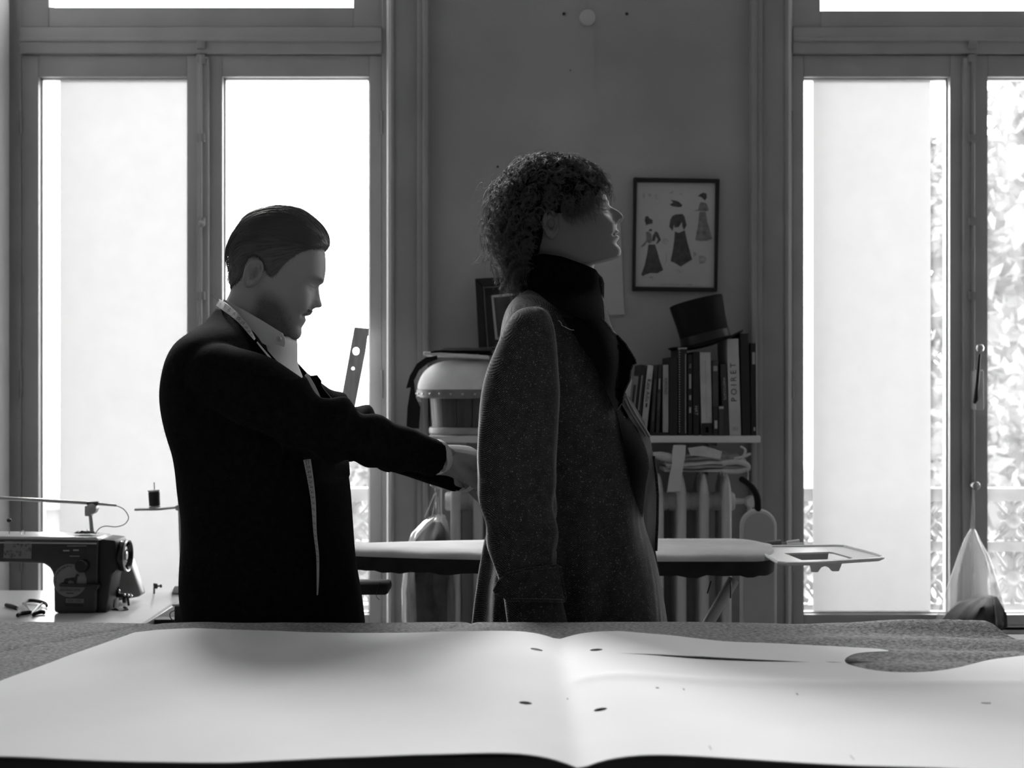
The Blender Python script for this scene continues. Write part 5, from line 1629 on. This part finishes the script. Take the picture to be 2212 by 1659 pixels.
for i, (a, b) in enumerate(idx):
    p, n = G1['Y'][a, b], G1['n'][a, b]
    w, pxx, pyy = G1['w'][a, b], G1['px'][a, b], G1['py'][a, b]
    top = min(1, max(0, (575 - pyy) / 55))
    flow = -fw3 * (1 if top > .1 else .5) - up3 * (.15 + .55 * (1 - top) + .7 * max(0, (560 - pxx) / 60))
    flow = flow - n * flow.dot(n); flow /= np.linalg.norm(flow) + 1e-9
    L = (.010 + .030 * top) * (.6 + .7 * rng.random())
    lift = .0012 + .0016 * rng.random()
    cen = H1.o + up3 * .045 - fw3 * .0
    side = np.cross(n, flow) * rng.normal() * .06
    q = p - n * .001
    R0 = np.linalg.norm(p - cen)
    for k in range(K):
        t = k / (K - 1)
        x = p + (flow + side * t) * L * t
        # follow the curve of the scalp
        r = x - cen
        rr0 = np.linalg.norm(r)
        x = x - n * (L * t) ** 2 / (2 * .10)
        paths[i, k] = x + n * lift * math.sin(PI * min(1, t * .85 + .08))
V_, q_ = strand_mesh(paths, np.linspace(.00032, .00016, K))
o = obj('combed_strands', (V_, q_), m_hair1, cap1, smooth=False, kind='stuff')
sel = pick(G1, 2400, lambda G: (G['ed'] < 7) & (G['px'] < 690))
paths = np.empty((len(sel), 4, 3))
for i, (a, b) in enumerate(sel):
    p, n = G1['Y'][a, b], G1['n'][a, b]
    fl = (-up3 * 1.0 - fw3 * .45 + rng.normal(size=3) * .35) if G1['px'][a, b] < 640 else (-fw3 * .5 - up3 * .3 + rng.normal(size=3) * .5)
    fl = fl - n * fl.dot(n); fl /= np.linalg.norm(fl)
    L = .0035 + .004 * rng.random()
    for k in range(4): paths[i, k] = p - n * .0006 + (fl + n * .12) * L * (k / 3 - .2)
V_, q_ = strand_mesh(paths, np.linspace(.00022, .0001, 4))
obj('cropped_edge', (V_, q_), m_hair1, cap1, smooth=False, kind='stuff')
# quiff wisps at the brow
paths = []
for i in range(70):
    y = rng.normal() * .025
    p0 = np.array(P(690 + rng.random() * 10, 505 + rng.random() * 12, 2.43)) + np.array([0, y, 0])
    L = .012 + .010 * rng.random()
    pts = [p0 + fw3 * (L * math.sin(t * 1.9)) * .6 - up3 * L * (t * 1.3) + fw3 * .002 for t in np.linspace(0, 1, 8)]
    paths.append(pts)
V_, q_ = strand_mesh(np.array(paths), np.linspace(.0003, .00015, 8))
obj('quiff_wisps', (V_, q_), m_hair1, cap1, smooth=False, kind='stuff')
# short beard bristles along jaw and lip
u, v, w, ph = H1.surf()
XX = H1.world(u, v, w)
pgm = pig1(u.ravel(), v.ravel(), w.ravel()).reshape(u.shape)
ok = np.argwhere((rng.random(u.shape) < ((.37 - pgm) / .30) ** 1.6) & (pgm < .33) & (w < mouth_w + .02) & (np.abs(v) < .075))
sel = ok[rng.integers(0, len(ok), 3600)]
paths = np.empty((len(sel), 4, 3))
cenj = H1.o - up3 * .06 + fw3 * .03
for i, (a, b) in enumerate(sel):
    p = XX[a, b]
    n = p - cenj; n /= np.linalg.norm(n)
    d_ = n * .7 - up3 * .7 + rng.normal(size=3) * .25
    for k in range(4): paths[i, k] = p + d_ * (.0021 * k / 3)
V_, q_ = strand_mesh(paths, np.linspace(.00020, .00010, 4))
obj('beard', (V_, q_), mat('beard_hair', .07, .9, spec=.05), body1, smooth=False, kind='stuff')

# tape measure
m_tape = mat('tape_white', 0.46, 0.5, var=.04, vscale=40)
tp = thing('tape_measure', 'white measuring tape draped round the bearded man\'s neck and hanging down his front', 'tape measure', tuple(P(471, 650, 2.43)))
def ribbon(rows):
    """rows: (px a, py a, px b, py b, d a, d b)"""
    R = dense(rows, 4)
    V, Fc = [], []
    for (xa_, ya_, xb_, yb_, da_, db_) in R:
        V += [P(xa_, ya_, da_), P(xb_, yb_, db_)]
    Fc = [(2 * i, 2 * i + 1, 2 * i + 3, 2 * i + 2) for i in range(len(R) - 1)]
    return solidify((V, Fc), (0, .0012, .0004)), R
rib1, R1 = ribbon([(473, 646, 467, 660, 2.440, 2.430), (488, 655, 482, 671, 2.372, 2.362), (510, 673, 503, 686, 2.335, 2.322), (530, 695, 522, 704, 2.315, 2.302), (543, 715, 537, 722, 2.300, 2.290), (552, 732, 549, 735, 2.290, 2.282)])
obj('neck_band', rib1, m_tape, tp)
rib2, R2 = ribbon([(556, 738, 554, 740, 2.283, 2.281), (572, 757, 569, 759, 2.276, 2.273), (590, 778, 587, 780, 2.27, 2.268), (612, 802, 609, 804, 2.265, 2.262), (640, 832, 637, 834, 2.26, 2.256)])
obj('lapel_edge_band', rib2, m_tape, tp)
rib3, R3 = ribbon([(671, 992, 655, 994, 2.262, 2.260), (677, 1035, 664, 1037, 2.262, 2.260), (682, 1085, 672, 1087, 2.263, 2.262), (684, 1150, 677, 1151, 2.264, 2.263), (689, 1200, 683, 1201, 2.264, 2.263), (689, 1250, 684, 1251, 2.265, 2.264), (687, 1285, 684, 1286, 2.265, 2.264)])
obj('hanging_end', rib3, m_tape, tp)
rib4, R4 = ribbon([(664, 806, 658, 811, 2.478, 2.476), (680, 832, 673, 836, 2.474, 2.472), (692, 858, 684, 861, 2.47, 2.468)])
obj('far_band', rib4, m_tape, tp)
marks = []
def tape_marks(R, n, a0, a1, num0, s):
    for k in range(n):
        t = a0 + (a1 - a0) * k / (n - 1) * (len(R) - 1)
        i = min(len(R) - 2, int(t)); fr = t - i
        r = [R[i][c] + (R[i + 1][c] - R[i][c]) * fr for c in range(6)]
        A, B = P(r[0], r[1], r[4] - .0012), P(r[2], r[3], r[5] - .0012)
        c = (A + B) / 2
        r2_ = R[i + 1]; C = (P(r2_[0], r2_[1], r2_[4] - .0012) + P(r2_[2], r2_[3], r2_[5] - .0012)) / 2
        ax_ = (A - B); wdt = ax_.length
        xdir = ax_.normalized(); ydir = (C - (P(R[i][0], R[i][1], R[i][4] - .0012) + P(R[i][2], R[i][3], R[i][5] - .0012)) / 2).normalized()
        zdir = xdir.cross(ydir).normalized()
        if zdir.y > 0: zdir = -zdir
        ydir = zdir.cross(xdir)
        M = Matrix((xdir, ydir, zdir)).transposed().to_4x4(); M.translation = c
        marks.append(text_vf(str(num0 - k), wdt * s, M, 0))
        M2 = M.copy(); M2.translation = c + ydir * wdt * .38
        marks.append(xf(box(-wdt * .5, -wdt * .05, -.0002, .0003, 0, .0001), M2))
tape_marks(R1, 10, .05, .92, 28, .55)
tape_marks(R3, 20, .01, .72, 52, .6)
obj('printed_numbers', cat(marks), m_ink, tp, smooth=False, kind='stuff')
fr = []
for pts in (((473, 651), (466, 645), (461, 640), (463, 628)), ((466, 644), (460, 636), (454, 635)), ((480, 652), (476, 645), (468, 644)), ((486, 655), (478, 650), (472, 648))):
    fr.append(tube(smooth_path([P(x, y, 2.435) for x, y in pts], 4), .0008, 5))
obj('frayed_threads', cat(fr), m_tape, tp)

# ====================== the client in the long tweed coat ======================
client = thing('person', 'curly-haired man in a long herringbone coat with a turned-up black collar, standing in profile', 'person', (PX(1225, 2.45), 2.45, 0), None)
poly2 = [(1306, 417), (1310.5, 427), (1314.5, 438.6), (1317.5, 446), (1326.6, 451.3), (1338.6, 458.5), (1345.8, 468.8), (1344, 476.5), (1338.6, 481), (1332.6, 484.8), (1332.4, 496), (1337.3, 501), (1335.8, 505.5), (1330.8, 508),
         (1337.6, 512), (1335.6, 518.5), (1331.4, 526.6), (1339.6, 537), (1340.8, 548), (1334, 557.5), (1311.5, 561.5), (1293.4, 567), (1284.5, 573), (1282, 586), (1281, 620), (1276, 690), (1200, 715), (1135, 690), (1137, 630),
         (1144, 590), (1136, 556), (1120, 530), (1105, 500), (1098, 462), (1103, 427), (1118, 396), (1145, 371), (1180, 358), (1220, 357), (1255, 367), (1282, 384), (1297, 401)]
wt2 = [(-.30, .062), (-.17, .058), (-.12, .056), (-.095, .054), (-.07, .058), (-.045, .064), (-.02, .068), (.01, .071), (.04, .075), (.07, .0765), (.2, .0765)]
H2 = Head(poly2, (1195, 495), -13, -2, 2.45, wt2, [(1317.5, 446), (1345.8, 469), (1332.6, 485)], [], ft1)
eye2 = H2.to_local((1300, 459))[0][1]; brow2 = H2.to_local((1312, 438))[0][1]; mouth2 = H2.to_local((1331, 508))[0][1]
H2.feat = [(0, .033, eye2, 0, .014, .0095, -.009), (0, .032, eye2 - .001, 0, .010, .006, .006), (0, .032, eye2 - .002, 0, .012, .0014, -.0016), (0, .030, brow2, 0, .018, .005, .0025),
           (0, .046, eye2 - .030, 0, .018, .015, .005), (0, .013, H2.sub[1] + .003, 0, .006, .006, .004), (0, .0095, H2.sub[1] + .0025, 0, .0045, .0035, -.008), (0, .0, mouth2, 0, .026, .0017, -.0030), (0, .027, mouth2, 0, .006, .006, -.003)]
def pig2(u, v, w):
    p = np.full(u.shape, .17)
    lip = np.exp(-((w - mouth2 + .001) / .0075) ** 2) * np.clip((.031 - np.abs(v)) / .006, 0, 1) * (u > .05)
    p = p * (1 - .75 * np.exp(-((w - mouth2) / .0014) ** 2) * np.clip((.029 - np.abs(v)) / .004, 0, 1) * (u > .05))
    br = np.exp(-((w - brow2 - .001) / .0045) ** 2) * np.clip(1 - np.abs(np.abs(v) - .032) / .022, 0, 1) * (u > .05)
    lash = np.exp(-((w - eye2 + .002) / .0016) ** 2) * np.clip(1 - np.abs(np.abs(v) - .032) / .015, 0, 1) * (u > .05)
    return p * (1 - .4 * lip) * (1 - .65 * br) * (1 - .7 * lash)

# tweed: herringbone twill with pale flecks
m_tweed = bpy.data.materials.new('herringbone_tweed'); m_tweed.use_nodes = True
nt = m_tweed.node_tree; bs = nt.nodes['Principled BSDF']
bs.inputs['Roughness'].default_value = .95; bs.inputs['Specular IOR Level'].default_value = .1
bs.inputs['Sheen Weight'].default_value = .85; bs.inputs['Sheen Roughness'].default_value = .22
def nmath(op, a, b=None):
    n = nt.nodes.new('ShaderNodeMath'); n.operation = op
    for i, x in enumerate((a, b)):
        if x is None: continue
        if isinstance(x, (int, float)): n.inputs[i].default_value = x
        else: nt.links.new(x, n.inputs[i])
    return n.outputs[0]
tcn = nt.nodes.new('ShaderNodeTexCoord'); sx = nt.nodes.new('ShaderNodeSeparateXYZ'); nt.links.new(tcn.outputs['Object'], sx.inputs[0])
acr = nmath('ADD', sx.outputs['X'], nmath('MULTIPLY', sx.outputs['Y'], .5))
pp_ = nmath('PINGPONG', acr, .011)
wv = nmath('SINE', nmath('MULTIPLY', nmath('ADD', sx.outputs['Z'], nmath('MULTIPLY', pp_, 1.15)), 2 * PI / .0036))
wv = nmath('MULTIPLY', nmath('ADD', wv, 1.0), .5)
def nnoise(scale, detail):
    n = nt.nodes.new('ShaderNodeTexNoise'); n.inputs['Scale'].default_value = scale; n.inputs['Detail'].default_value = detail
    nt.links.new(tcn.outputs['Object'], n.inputs['Vector']); return n.outputs['Fac']
fleck = nmath('MULTIPLY', nmath('GREATER_THAN', nnoise(420, 2), .66), .20)
mott = nmath('ADD', nmath('MULTIPLY', nnoise(60, 5), 1.1), .3)
val = nmath('MULTIPLY', nmath('ADD', nmath('ADD', nmath('MULTIPLY', wv, .078), .010), fleck), mott)
cmb = nt.nodes.new('ShaderNodeCombineColor')
for i in range(3): nt.links.new(val, cmb.inputs[i])
nt.links.new(cmb.outputs[0], bs.inputs['Base Color'])
bmp = nt.nodes.new('ShaderNodeBump'); bmp.inputs['Strength'].default_value = .35; bmp.inputs['Distance'].default_value = .001
nt.links.new(wv, bmp.inputs['Height']); nt.links.new(bmp.outputs[0], bs.inputs['Normal'])
m_felt_shade = mat('black_collar_and_shade', 0.0055, 1.0, var=.4, vscale=200, bump=.3, bscale=500, spec=.02)  # black of collar and lapel, also of the shade sheet on the front
m_lining = mat('grey_canvas_lining', 0.34, .85, var=.15, vscale=60, bump=.2, bscale=200, stretch=(1, 1, .3))

yc2 = 2.45
ct_rows = [(628, 1138, 1290, .055), (640, 1118, 1300, .095), (656, 1103, 1306, .135), (676, 1093, 1310, .170), (698, 1087, 1316, .190), (722, 1083, 1325, .200), (752, 1079, 1333, .205), (785, 1078, 1337, .205), (818, 1078, 1333, .20),
           (852, 1080, 1328, .20), (888, 1084, 1340, .195), (925, 1086, 1369, .19), (962, 1087, 1390, .19), (1000, 1086, 1399, .187), (1040, 1083, 1395, .186), (1082, 1076, 1388, .187), (1122, 1065, 1391, .19), (1160, 1053, 1402, .195),
           (1195, 1047, 1413, .20), (1245, 1041, 1424, .205), (1295, 1035, 1433, .21), (1345, 1029, 1439, .215), (1480, 1014, 1456, .23), (1640, 1002, 1470, .24), (1820, 992, 1482, .25)]
CT = np.array(dense(ct_rows, 5))
def coat_d(px, py, off=.006):
    """distance of the coat's near surface at a photo pixel"""
    d = 2.3
    for _ in range(5):
        qx = CX + (px - CX) * d / yc2; qy = CY + (py - CY) * d / yc2
        l, r, hw = (np.interp(qy, CT[:, 0], CT[:, c]) for c in (1, 2, 3))
        q = min(.985, abs((qx - (l + r) / 2) / ((r - l) / 2)))
        d = yc2 - hw * (1 - q ** 2.2) ** (1 / 2.2)
    return d - off
rings = torso_loft(dense(ct_rows, 5), yc2, 120, 2.2)
for r in rings:
    z = r[0].z
    k = min(1, max(0, (PZ(960, yc2) - z) / .35))
    cxr = sum(p.x for p in r) / len(r)
    for i, p in enumerate(r):
        a = 2 * PI * i / len(r)
        near = max(0, -math.sin(a))
        # hanging folds, growing towards the hem
        px_ = CX + p.x * F / 2.27
        dy = -.014 * k * math.exp(-((px_ - 1268) / 16) ** 2) + .013 * k * math.exp(-((px_ - 1222) / 14) ** 2) - .010 * k * math.exp(-((px_ - 1345) / 26) ** 2) + .006 * k * math.exp(-((px_ - 1305) / 18) ** 2)
        p.y += dy * (1 if near > .25 else near * 4)
        back = max(0, -math.cos(a)) ** 2
        p.x += .010 * k * back * math.sin(a * 9 + .8)
        p.y += .012 * k * back * math.cos(a * 9)
        nz = .0035 * noise.noise((p.x * 9, p.y * 9, p.z * 5)) + .0012 * noise.noise((p.x * 30, p.y * 30, p.z * 18))
        p.x += nz * math.cos(a); p.y += nz * math.sin(a)
coat = obj('overcoat', loft(rings, True, True), m_tweed, client, smooth='all')
def sleeve(rows, yc, name):
    R = dense(rows, 5)
    rg = []
    for py, l, r, hw in R:
        a, b = P(l, py, yc), P(r, py, yc)
        cx_, rx = (a.x + b.x) / 2, (b.x - a.x) / 2
        ring = []
        for k in range(64):
            t = 2 * PI * k / 64
            c, s = math.cos(t), math.sin(t)
            p = Vector((cx_ + rx * math.copysign(abs(c) ** (2 / 2.25), c), yc + hw * math.copysign(abs(s) ** (2 / 2.25), s), a.z))
            q = .004 * noise.noise((p.x * 10, p.y * 10, p.z * 7)) + .0015 * noise.noise((p.x * 28, p.y * 28, p.z * 20))
            q += .0045 * math.exp(-((py - 1130) / 80) ** 2) * math.sin(p.z * 60 + t * 1.5)
            rad_ = Vector((c, s, 0))
            ring.append(p + rad_ * q)
        rg.append(ring)
    return rg
sl_rows = [(663, 1143, 1160, .010), (667, 1128, 1172, .024), (676, 1112, 1183, .040), (692, 1098, 1192, .055), (720, 1082, 1200, .067), (760, 1066, 1204, .076), (800, 1051, 1206, .08), (860, 1038, 1207, .082), (920, 1031, 1205, .083), (985, 1028, 1202, .082),
           (1050, 1030, 1199, .08), (1100, 1037, 1198, .077), (1160, 1051, 1199, .073), (1205, 1064, 1200, .070), (1250, 1078, 1202, .067), (1290, 1088, 1212, .066), (1345, 1093, 1226, .064), (1400, 1098, 1232, .063), (1440, 1102, 1234, .061)]
srg = sleeve(sl_rows, 2.255, 'sleeve')
obj('sleeve', loft(srg, True, True), m_tweed, coat, smooth='all')
fsl = [(py, CX + (l - CX) * 2.255 / 2.65 + 4, CX + (r - CX) * 2.255 / 2.65 + 4, hw) for py, l, r, hw in sl_rows]
fsl = [(CY + (py - CY) * 2.255 / 2.65, l, r, hw) for py, l, r, hw in fsl]
obj('sleeve', loft(sleeve(fsl, 2.65, 'sleeve'), True, True), m_tweed, coat, smooth='all')
# strap round the sleeve end, its pointed tab standing off at the back
def d_sl(x, y, off=.007, c=1143, w=82):
    return 2.255 - .067 * math.sqrt(max(0, 1 - min(1, abs((x - c) / w)) ** 2.2)) - off
tab = [(1068, 1275), (1077, 1257), (1094, 1241), (1140, 1230), (1203, 1222), (1210, 1227), (1214, 1255), (1221, 1290), (1218, 1298), (1180, 1297), (1098, 1296), (1086, 1286), (1073, 1281)]
obj('sleeve_strap', sheet(tab, d_sl, .007, 7), m_tweed, coat)
obj('strap_edge', tube([P(x, y, d_sl(x, y, .008)) for x, y in resample(tab, 6)] + [P(*tab[0], d_sl(*tab[0], .008))], .0030, 7), m_tweed, coat)

# turned-up collar
top_t = [(1131, 574), (1150, 560), (1170, 556), (1211, 563), (1250, 576), (1284, 587), (1291, 594), (1303, 606)]
bot_t = [(1122, 629), (1145, 632), (1160, 642), (1178, 662), (1200, 682), (1250, 702), (1300, 700)]
n = 72
LV = (0, .12, .25, .4, .6, .8, 1.0)
CR = [[] for _ in LV]; R_in, R_in2 = [], []
for k in range(n):
    t = 2 * PI * k / n
    c, s = math.cos(t), math.sin(t)
    cc_, ss_ = math.copysign(abs(c) ** (2 / 2.3), c), math.copysign(abs(s) ** (2 / 2.3), s)
    pt_top = 1209.5 + 79 * cc_ + (6 * cc_ if cc_ > 0 else 0)
    pt_bot = 1211 + 88 * cc_
    yt, yb = lerp_tab(top_t, pt_top), lerp_tab(bot_t, pt_bot)
    for q, f_ in enumerate(LV):
        pt = pt_bot + (pt_top - pt_bot) * f_ + 3.5 * cc_ * math.sin(f_ * PI)
        py = yb + (yt - yb) * f_
        dep = 0
        if py > 628:
            l_, r_, h_ = (float(np.interp(py, CT[:, 0], CT[:, j])) for j in (1, 2, 3))
            dep = h_ * max(0, 1 - min(1, abs((pt - (l_ + r_) / 2) / ((r_ - l_) / 2))) ** 2.2) ** (1 / 2.2) + .012
        base = (.100 + (.078 - .100) * f_ ** .6) * abs(ss_)
        a = P(pt, py, 2.45)
        CR[q].append(Vector((a.x, yc2 + math.copysign(max(base, dep * min(1, abs(ss_) * 3)), ss_), a.z)))
    a = P(pt_top, yt, 2.45); b = P(pt_bot, yb, 2.45)
    R_in.append(Vector((a.x - .006 * c, yc2 + .072 * ss_, a.z - .001))); R_in2.append(Vector((b.x - .014 * c, yc2 + .07 * ss_, b.z)))
obj('collar', loft(CR + [R_in, R_in2], True, False), m_felt_shade, coat, smooth='all')
# ribbed front edge of the collar
ed = [(1291, 594), (1300, 602), (1303.5, 612), (1303, 640), (1300, 668), (1297, 692)]
obj('collar_edge', tube([P(x - 3, y, 2.43) for x, y in resample(ed, 5, False)], .0048, 8), m_tweed, coat)
# lapel
lapel = [(1214, 684), (1255, 692), (1298, 686), (1320, 712), (1350, 743), (1371, 776), (1373, 784), (1366, 788), (1361, 800), (1359, 822), (1347, 847), (1342, 872), (1330, 892), (1312, 850), (1285, 790), (1246, 730)]
def d_lapel(x, y): return min(2.385, coat_d(x, y, .014 + .03 * max(0, min(1, (x - 1240) / 80))))
obj('lapel', sheet(lapel, d_lapel, .009, 8), m_felt_shade, coat)
rim = [(1298, 688), (1320, 712), (1350, 743), (1371, 776), (1373, 784), (1366, 788), (1361, 800), (1359, 822), (1347, 847), (1342, 872)]
obj('lapel_edge', tube([P(x, y, d_lapel(x, y) + .003) for x, y in resample(rim, 5, False)], .0028, 7), m_tweed, coat)
front_shade = [(1332, 890), (1343, 874), (1358, 900), (1376, 926), (1393, 962), (1401, 990), (1402, 1012), (1395, 1048), (1391, 1085), (1388, 1118), (1374, 1080), (1361, 1030), (1350, 970), (1341, 930)]
def d_front_shade(x, y): return coat_d(x, y, .012)
obj('front_shade_sheet', sheet(front_shade, d_front_shade, .006, 8), m_felt_shade, coat)  # black sheet standing in for shade where the coat front turns away
# the far front with its canvas lining showing, and its basted edge
lin = [(1348, 846), (1360, 858), (1378, 888), (1392, 912), (1404, 945), (1412, 985), (1418, 1030), (1420, 1070), (1419, 1130), (1416, 1190), (1424, 1240), (1432, 1285), (1400, 1285), (1385, 1180), (1375, 1080), (1365, 1000), (1340, 930), (1335, 870)]
obj('lining', sheet(lin, lambda x, y: 2.50 + .004 * math.sin(y * .03 + x * .15), .006, 10), m_lining, coat)
le = [(1412, 985), (1418, 1030), (1421, 1070), (1420, 1130), (1417, 1190)]
obj('lining_edge', tube([P(x, y, 2.495) for x, y in resample(le, 6, False)], .0028, 7), m_tweed, coat)
for o_, a_, b_ in ((0, (1352, 853), (1404, 947)), (4, (1350, 862), (1396, 945))):
    obj('lining_fold', tube([P(a_[0] + (b_[0] - a_[0]) * t, a_[1] + (b_[1] - a_[1]) * t + 3 * math.sin(t * 5), 2.495) for t in np.linspace(0, 1, 14)], .0022, 6), m_lining, coat)
# loose basting thread on the chest
obj('loose_thread', tube(smooth_path([P(1206, 692, 2.225), P(1212, 697, 2.225), P(1214, 703, 2.225), P(1222, 707, 2.225), P(1232, 712, 2.228), P(1240, 713, 2.23)], 4), .0005, 5), m_muslin, coat)
# raised seam of the sleeve head
sm_pts = [(1066, 752), (1074, 728), (1086, 704), (1102, 684), (1122, 670), (1146, 662), (1166, 664), (1184, 678), (1194, 694)]
# woolly fibres standing off the cloth
def fibres(rg, n, L):
    A = np.array([[tuple(p) for p in r] for r in rg])
    c = A.mean(axis=1, keepdims=True)
    Nn_ = A - c; Nn_[..., 2] = 0; Nn_ /= np.linalg.norm(Nn_, axis=2, keepdims=True) + 1e-9
    i = rng.integers(1, A.shape[0] - 1, n); j = rng.integers(0, A.shape[1], n)
    f_ = rng.random((n, 1))
    p = A[i, j] * f_ + A[i, (j + 1) % A.shape[1]] * (1 - f_); nn = Nn_[i, j]
    p = p + (A[i - 1, j] - A[i, j]) * rng.random((n, 1))
    d1 = nn + rng.normal(size=(n, 3)) * .6; d2 = d1 + rng.normal(size=(n, 3)) * .9
    l = (L * (.4 + rng.random((n, 1))))
    return np.stack([p - nn * .0005, p + d1 * l * .5, p + d1 * l * .5 + d2 * l * .5], axis=1)
fb = np.concatenate([fibres(rings[:115], 8000, .0024), fibres(srg, 8500, .0024)])
V_, q_ = strand_mesh(fb, np.array([.00009, .00008, .00005]))
obj('wool_fibres', (V_, q_), mat('wool_fibre', .26, .9), coat, smooth=False, kind='stuff')

# hidden hand, trousers, body
h3 = voxel_union(hand_parts(P(1168, 1440, 2.255), (.05, 0, -1), (-.2, -1, 0), 1, .35, .98), .0028, 3)
h4 = voxel_union(hand_parts(P(1160, 1345, 2.65), (.05, 0, -1), (-.2, 1, 0), -1, .35, .98), .0028, 3)
arms2 = [tube([P(1150, 760, 2.27), P(1125, 1050, 2.255), P(1166, 1440, 2.255)], [.045, .036, .026], 14), tube([P(1150, 770, 2.63), P(1125, 1000, 2.65), P(1160, 1345, 2.65)], [.045, .036, .026], 14)]
tors2 = [loft(torso_loft([(690, 1150, 1270, .10), (740, 1100, 1300, .15), (900, 1085, 1320, .14), (1100, 1080, 1320, .13), (1300, 1070, 1340, .14), (1420, 1080, 1340, .14)], yc2, 24, 2.1), True, True)]
body2 = build_body(client, H2, [h3, h4], arms2, pig2, tors2)
legs(client, PX(1215, 2.45), 2.45, PZ(1400, 2.45), m_tr)

# curly hair: a scalp cap and thousands of curled strands
hm2 = [(1299, 399), (1296, 412), (1288, 428), (1279, 440), (1268, 452), (1254, 462), (1238, 468), (1216, 471), (1196, 474), (1182, 484), (1176, 505), (1174, 525), (1168, 548), (1158, 575), (1150, 600), (1120, 610), (1050, 560), (1050, 320), (1310, 320)]
th2 = lambda px, py, u, v, w: .010 + .010 * np.clip((1190 - px) / 80, 0, 1) + .004 * np.clip((400 - py) / 50, 0, 1)
bf2 = lambda px, py, v: .75 + .35 * np.sin(px * .35 + v * 150) * np.sin(py * .31 + v * 90)
cap2, G2 = hair_cap(H2, hm2, th2, 'hair', m_scalp, client, 8, bf2)
fw2, up2, lt2 = H2.f3, H2.u3, H2.l3
def curls(sel, Lf, flowf, helix, K=20, turns=(1.2, 2.8), grav=.5, inset=.004):
    paths = np.empty((len(sel), K, 3))
    t = np.linspace(0, 1, K)[:, None]
    for i, (a, b) in enumerate(sel):
        p, n = G2['Y'][a, b], G2['n'][a, b]
        pxx, pyy = G2['px'][a, b], G2['py'][a, b]
        L = Lf(pxx, pyy) * (.6 + .7 * rng.random())
        d0 = n * .75 + flowf(pxx, pyy) + rng.normal(size=3) * .28
        d0 /= np.linalg.norm(d0)
        base = p - n * inset + d0 * L * (t - .38 * t ** 2) + np.array([0, 0, -1.0]) * L * grav * t ** 2
        s1 = np.cross(d0, rng.normal(size=3)); s1 /= np.linalg.norm(s1)
        s2 = np.cross(d0, s1)
        r = helix * (.6 + .8 * rng.random()) * np.minimum(1, t * 2.5)
        tn = turns[0] + (turns[1] - turns[0]) * rng.random()
        ph = rng.random() * 2 * PI
        paths[i] = base + r * (s1 * np.cos(2 * PI * tn * t + ph) + s2 * np.sin(2 * PI * tn * t + ph))
    return paths
def Lf(px, py): return .026 + .028 * min(1, max(0, (1185 - px) / 85)) + .012 * min(1, max(0, (py - 500) / 60)) * (px < 1170)
def flow(px, py):
    k = min(1, max(0, (px - 1180) / 100))
    q = min(1, max(0, (py - 420) / 110))
    return fw2 * (.30 * k - .35 * (1 - k)) + up2 * (.25 - .6 * q)
def wound(sel, n, Lf_, flow_, helix, K, turns, grav, spread, r0=.00042, r1=.0002):
    pa = curls(sel, Lf_, flow_, helix, K, turns, grav)
    t = np.linspace(0, 1, K)[None, :, None]
    off = rng.normal(size=(len(pa) * n, 1, 3)) * spread * (.5 + .9 * t)
    return strand_mesh(np.repeat(pa, n, axis=0) + off, np.linspace(r0, r1, K))
Lf2 = lambda px, py: Lf(px, py) * 1.25
sel = pick(G2, 720, lambda G: G['ed'] > 2)
V_, q_ = wound(sel, 10, Lf2, flow, .0092, 24, (1.2, 2.5), .5, .0014, .00031, .00016)
obj('locks', (V_, q_), m_hair2, cap2, smooth=False, kind='stuff')
sel = pick(G2, 170, lambda G: (G['px'] < 1175) & (G['py'] > 470))
V_, q_ = wound(sel, 8, lambda x, y: .055, lambda x, y: -fw2 * .35 - up2 * .45, .0090, 24, (1.4, 2.5), .6, .0013, .00031, .00016)
obj('nape_locks', (V_, q_), m_hair2, cap2, smooth=False, kind='stuff')
# single flyaway hairs
sel = pick(G2, 700, lambda G: G['ed'] > 2)
pa = curls(sel, lambda x, y: Lf(x, y) * 1.55, flow, .008, 18, (.6, 1.6), .35)
V_, q_ = strand_mesh(pa, np.linspace(.00026, .00014, 18))
obj('flyaway_hairs', (V_, q_), m_hair2, cap2, smooth=False, kind='stuff')
# fringe falling over the forehead and temple
sel = pick(G2, 85, lambda G: (G['px'] > 1262) & (G['py'] < 425) & (G['py'] > 370) & (G['v'] < .04))
pa = curls(sel, lambda x, y: .036, lambda x, y: fw2 * .25 - up2 * .55, .006, 20, (.9, 1.8), .62)
loc = np.repeat(pa, 3, axis=0) + rng.normal(size=(len(pa) * 3, 1, 3)) * .0009
V_, q_ = strand_mesh(loc, np.linspace(.00030, .00016, 20))
obj('fringe', (V_, q_), m_hair2, cap2, smooth=False, kind='stuff')
sel = pick(G2, 120, lambda G: (G['px'] > 1215) & (G['py'] > 430) & (G['v'] < 0))
pa = curls(sel, lambda x, y: .034, lambda x, y: fw2 * .55 - up2 * .6, .005, 18, (.8, 1.6), .6)
loc = np.repeat(pa, 3, axis=0) + rng.normal(size=(len(pa) * 3, 1, 3)) * .0008
V_, q_ = strand_mesh(loc, np.linspace(.00030, .00016, 18))
obj('temple_locks', (V_, q_), m_hair2, cap2, smooth=False, kind='stuff')

# ------------------------------------------------------------------ seat small things exactly on what carries them
def seat(root, zmin, names=None):
    for o in bpy.data.objects:
        q = o
        while q is not None and q != root: q = q.parent
        if q is None or o.type != 'MESH': continue
        if names and o.name.split('.')[0] not in names: continue
        for v in o.data.vertices:
            if v.co.z < zmin: v.co.z = zmin
zmt = max(v.co.z for o in bpy.data.objects if o.name == 'top_cover' for v in o.data.vertices)
for r in (sm, sn, kn, ts, tsn): seat(r, ZS_T + .0005)
for r in (la, tl): seat(r, zmt + .0004, ('post', 'threads'))
seat(ct, ztopr + .0005, ('fold',))
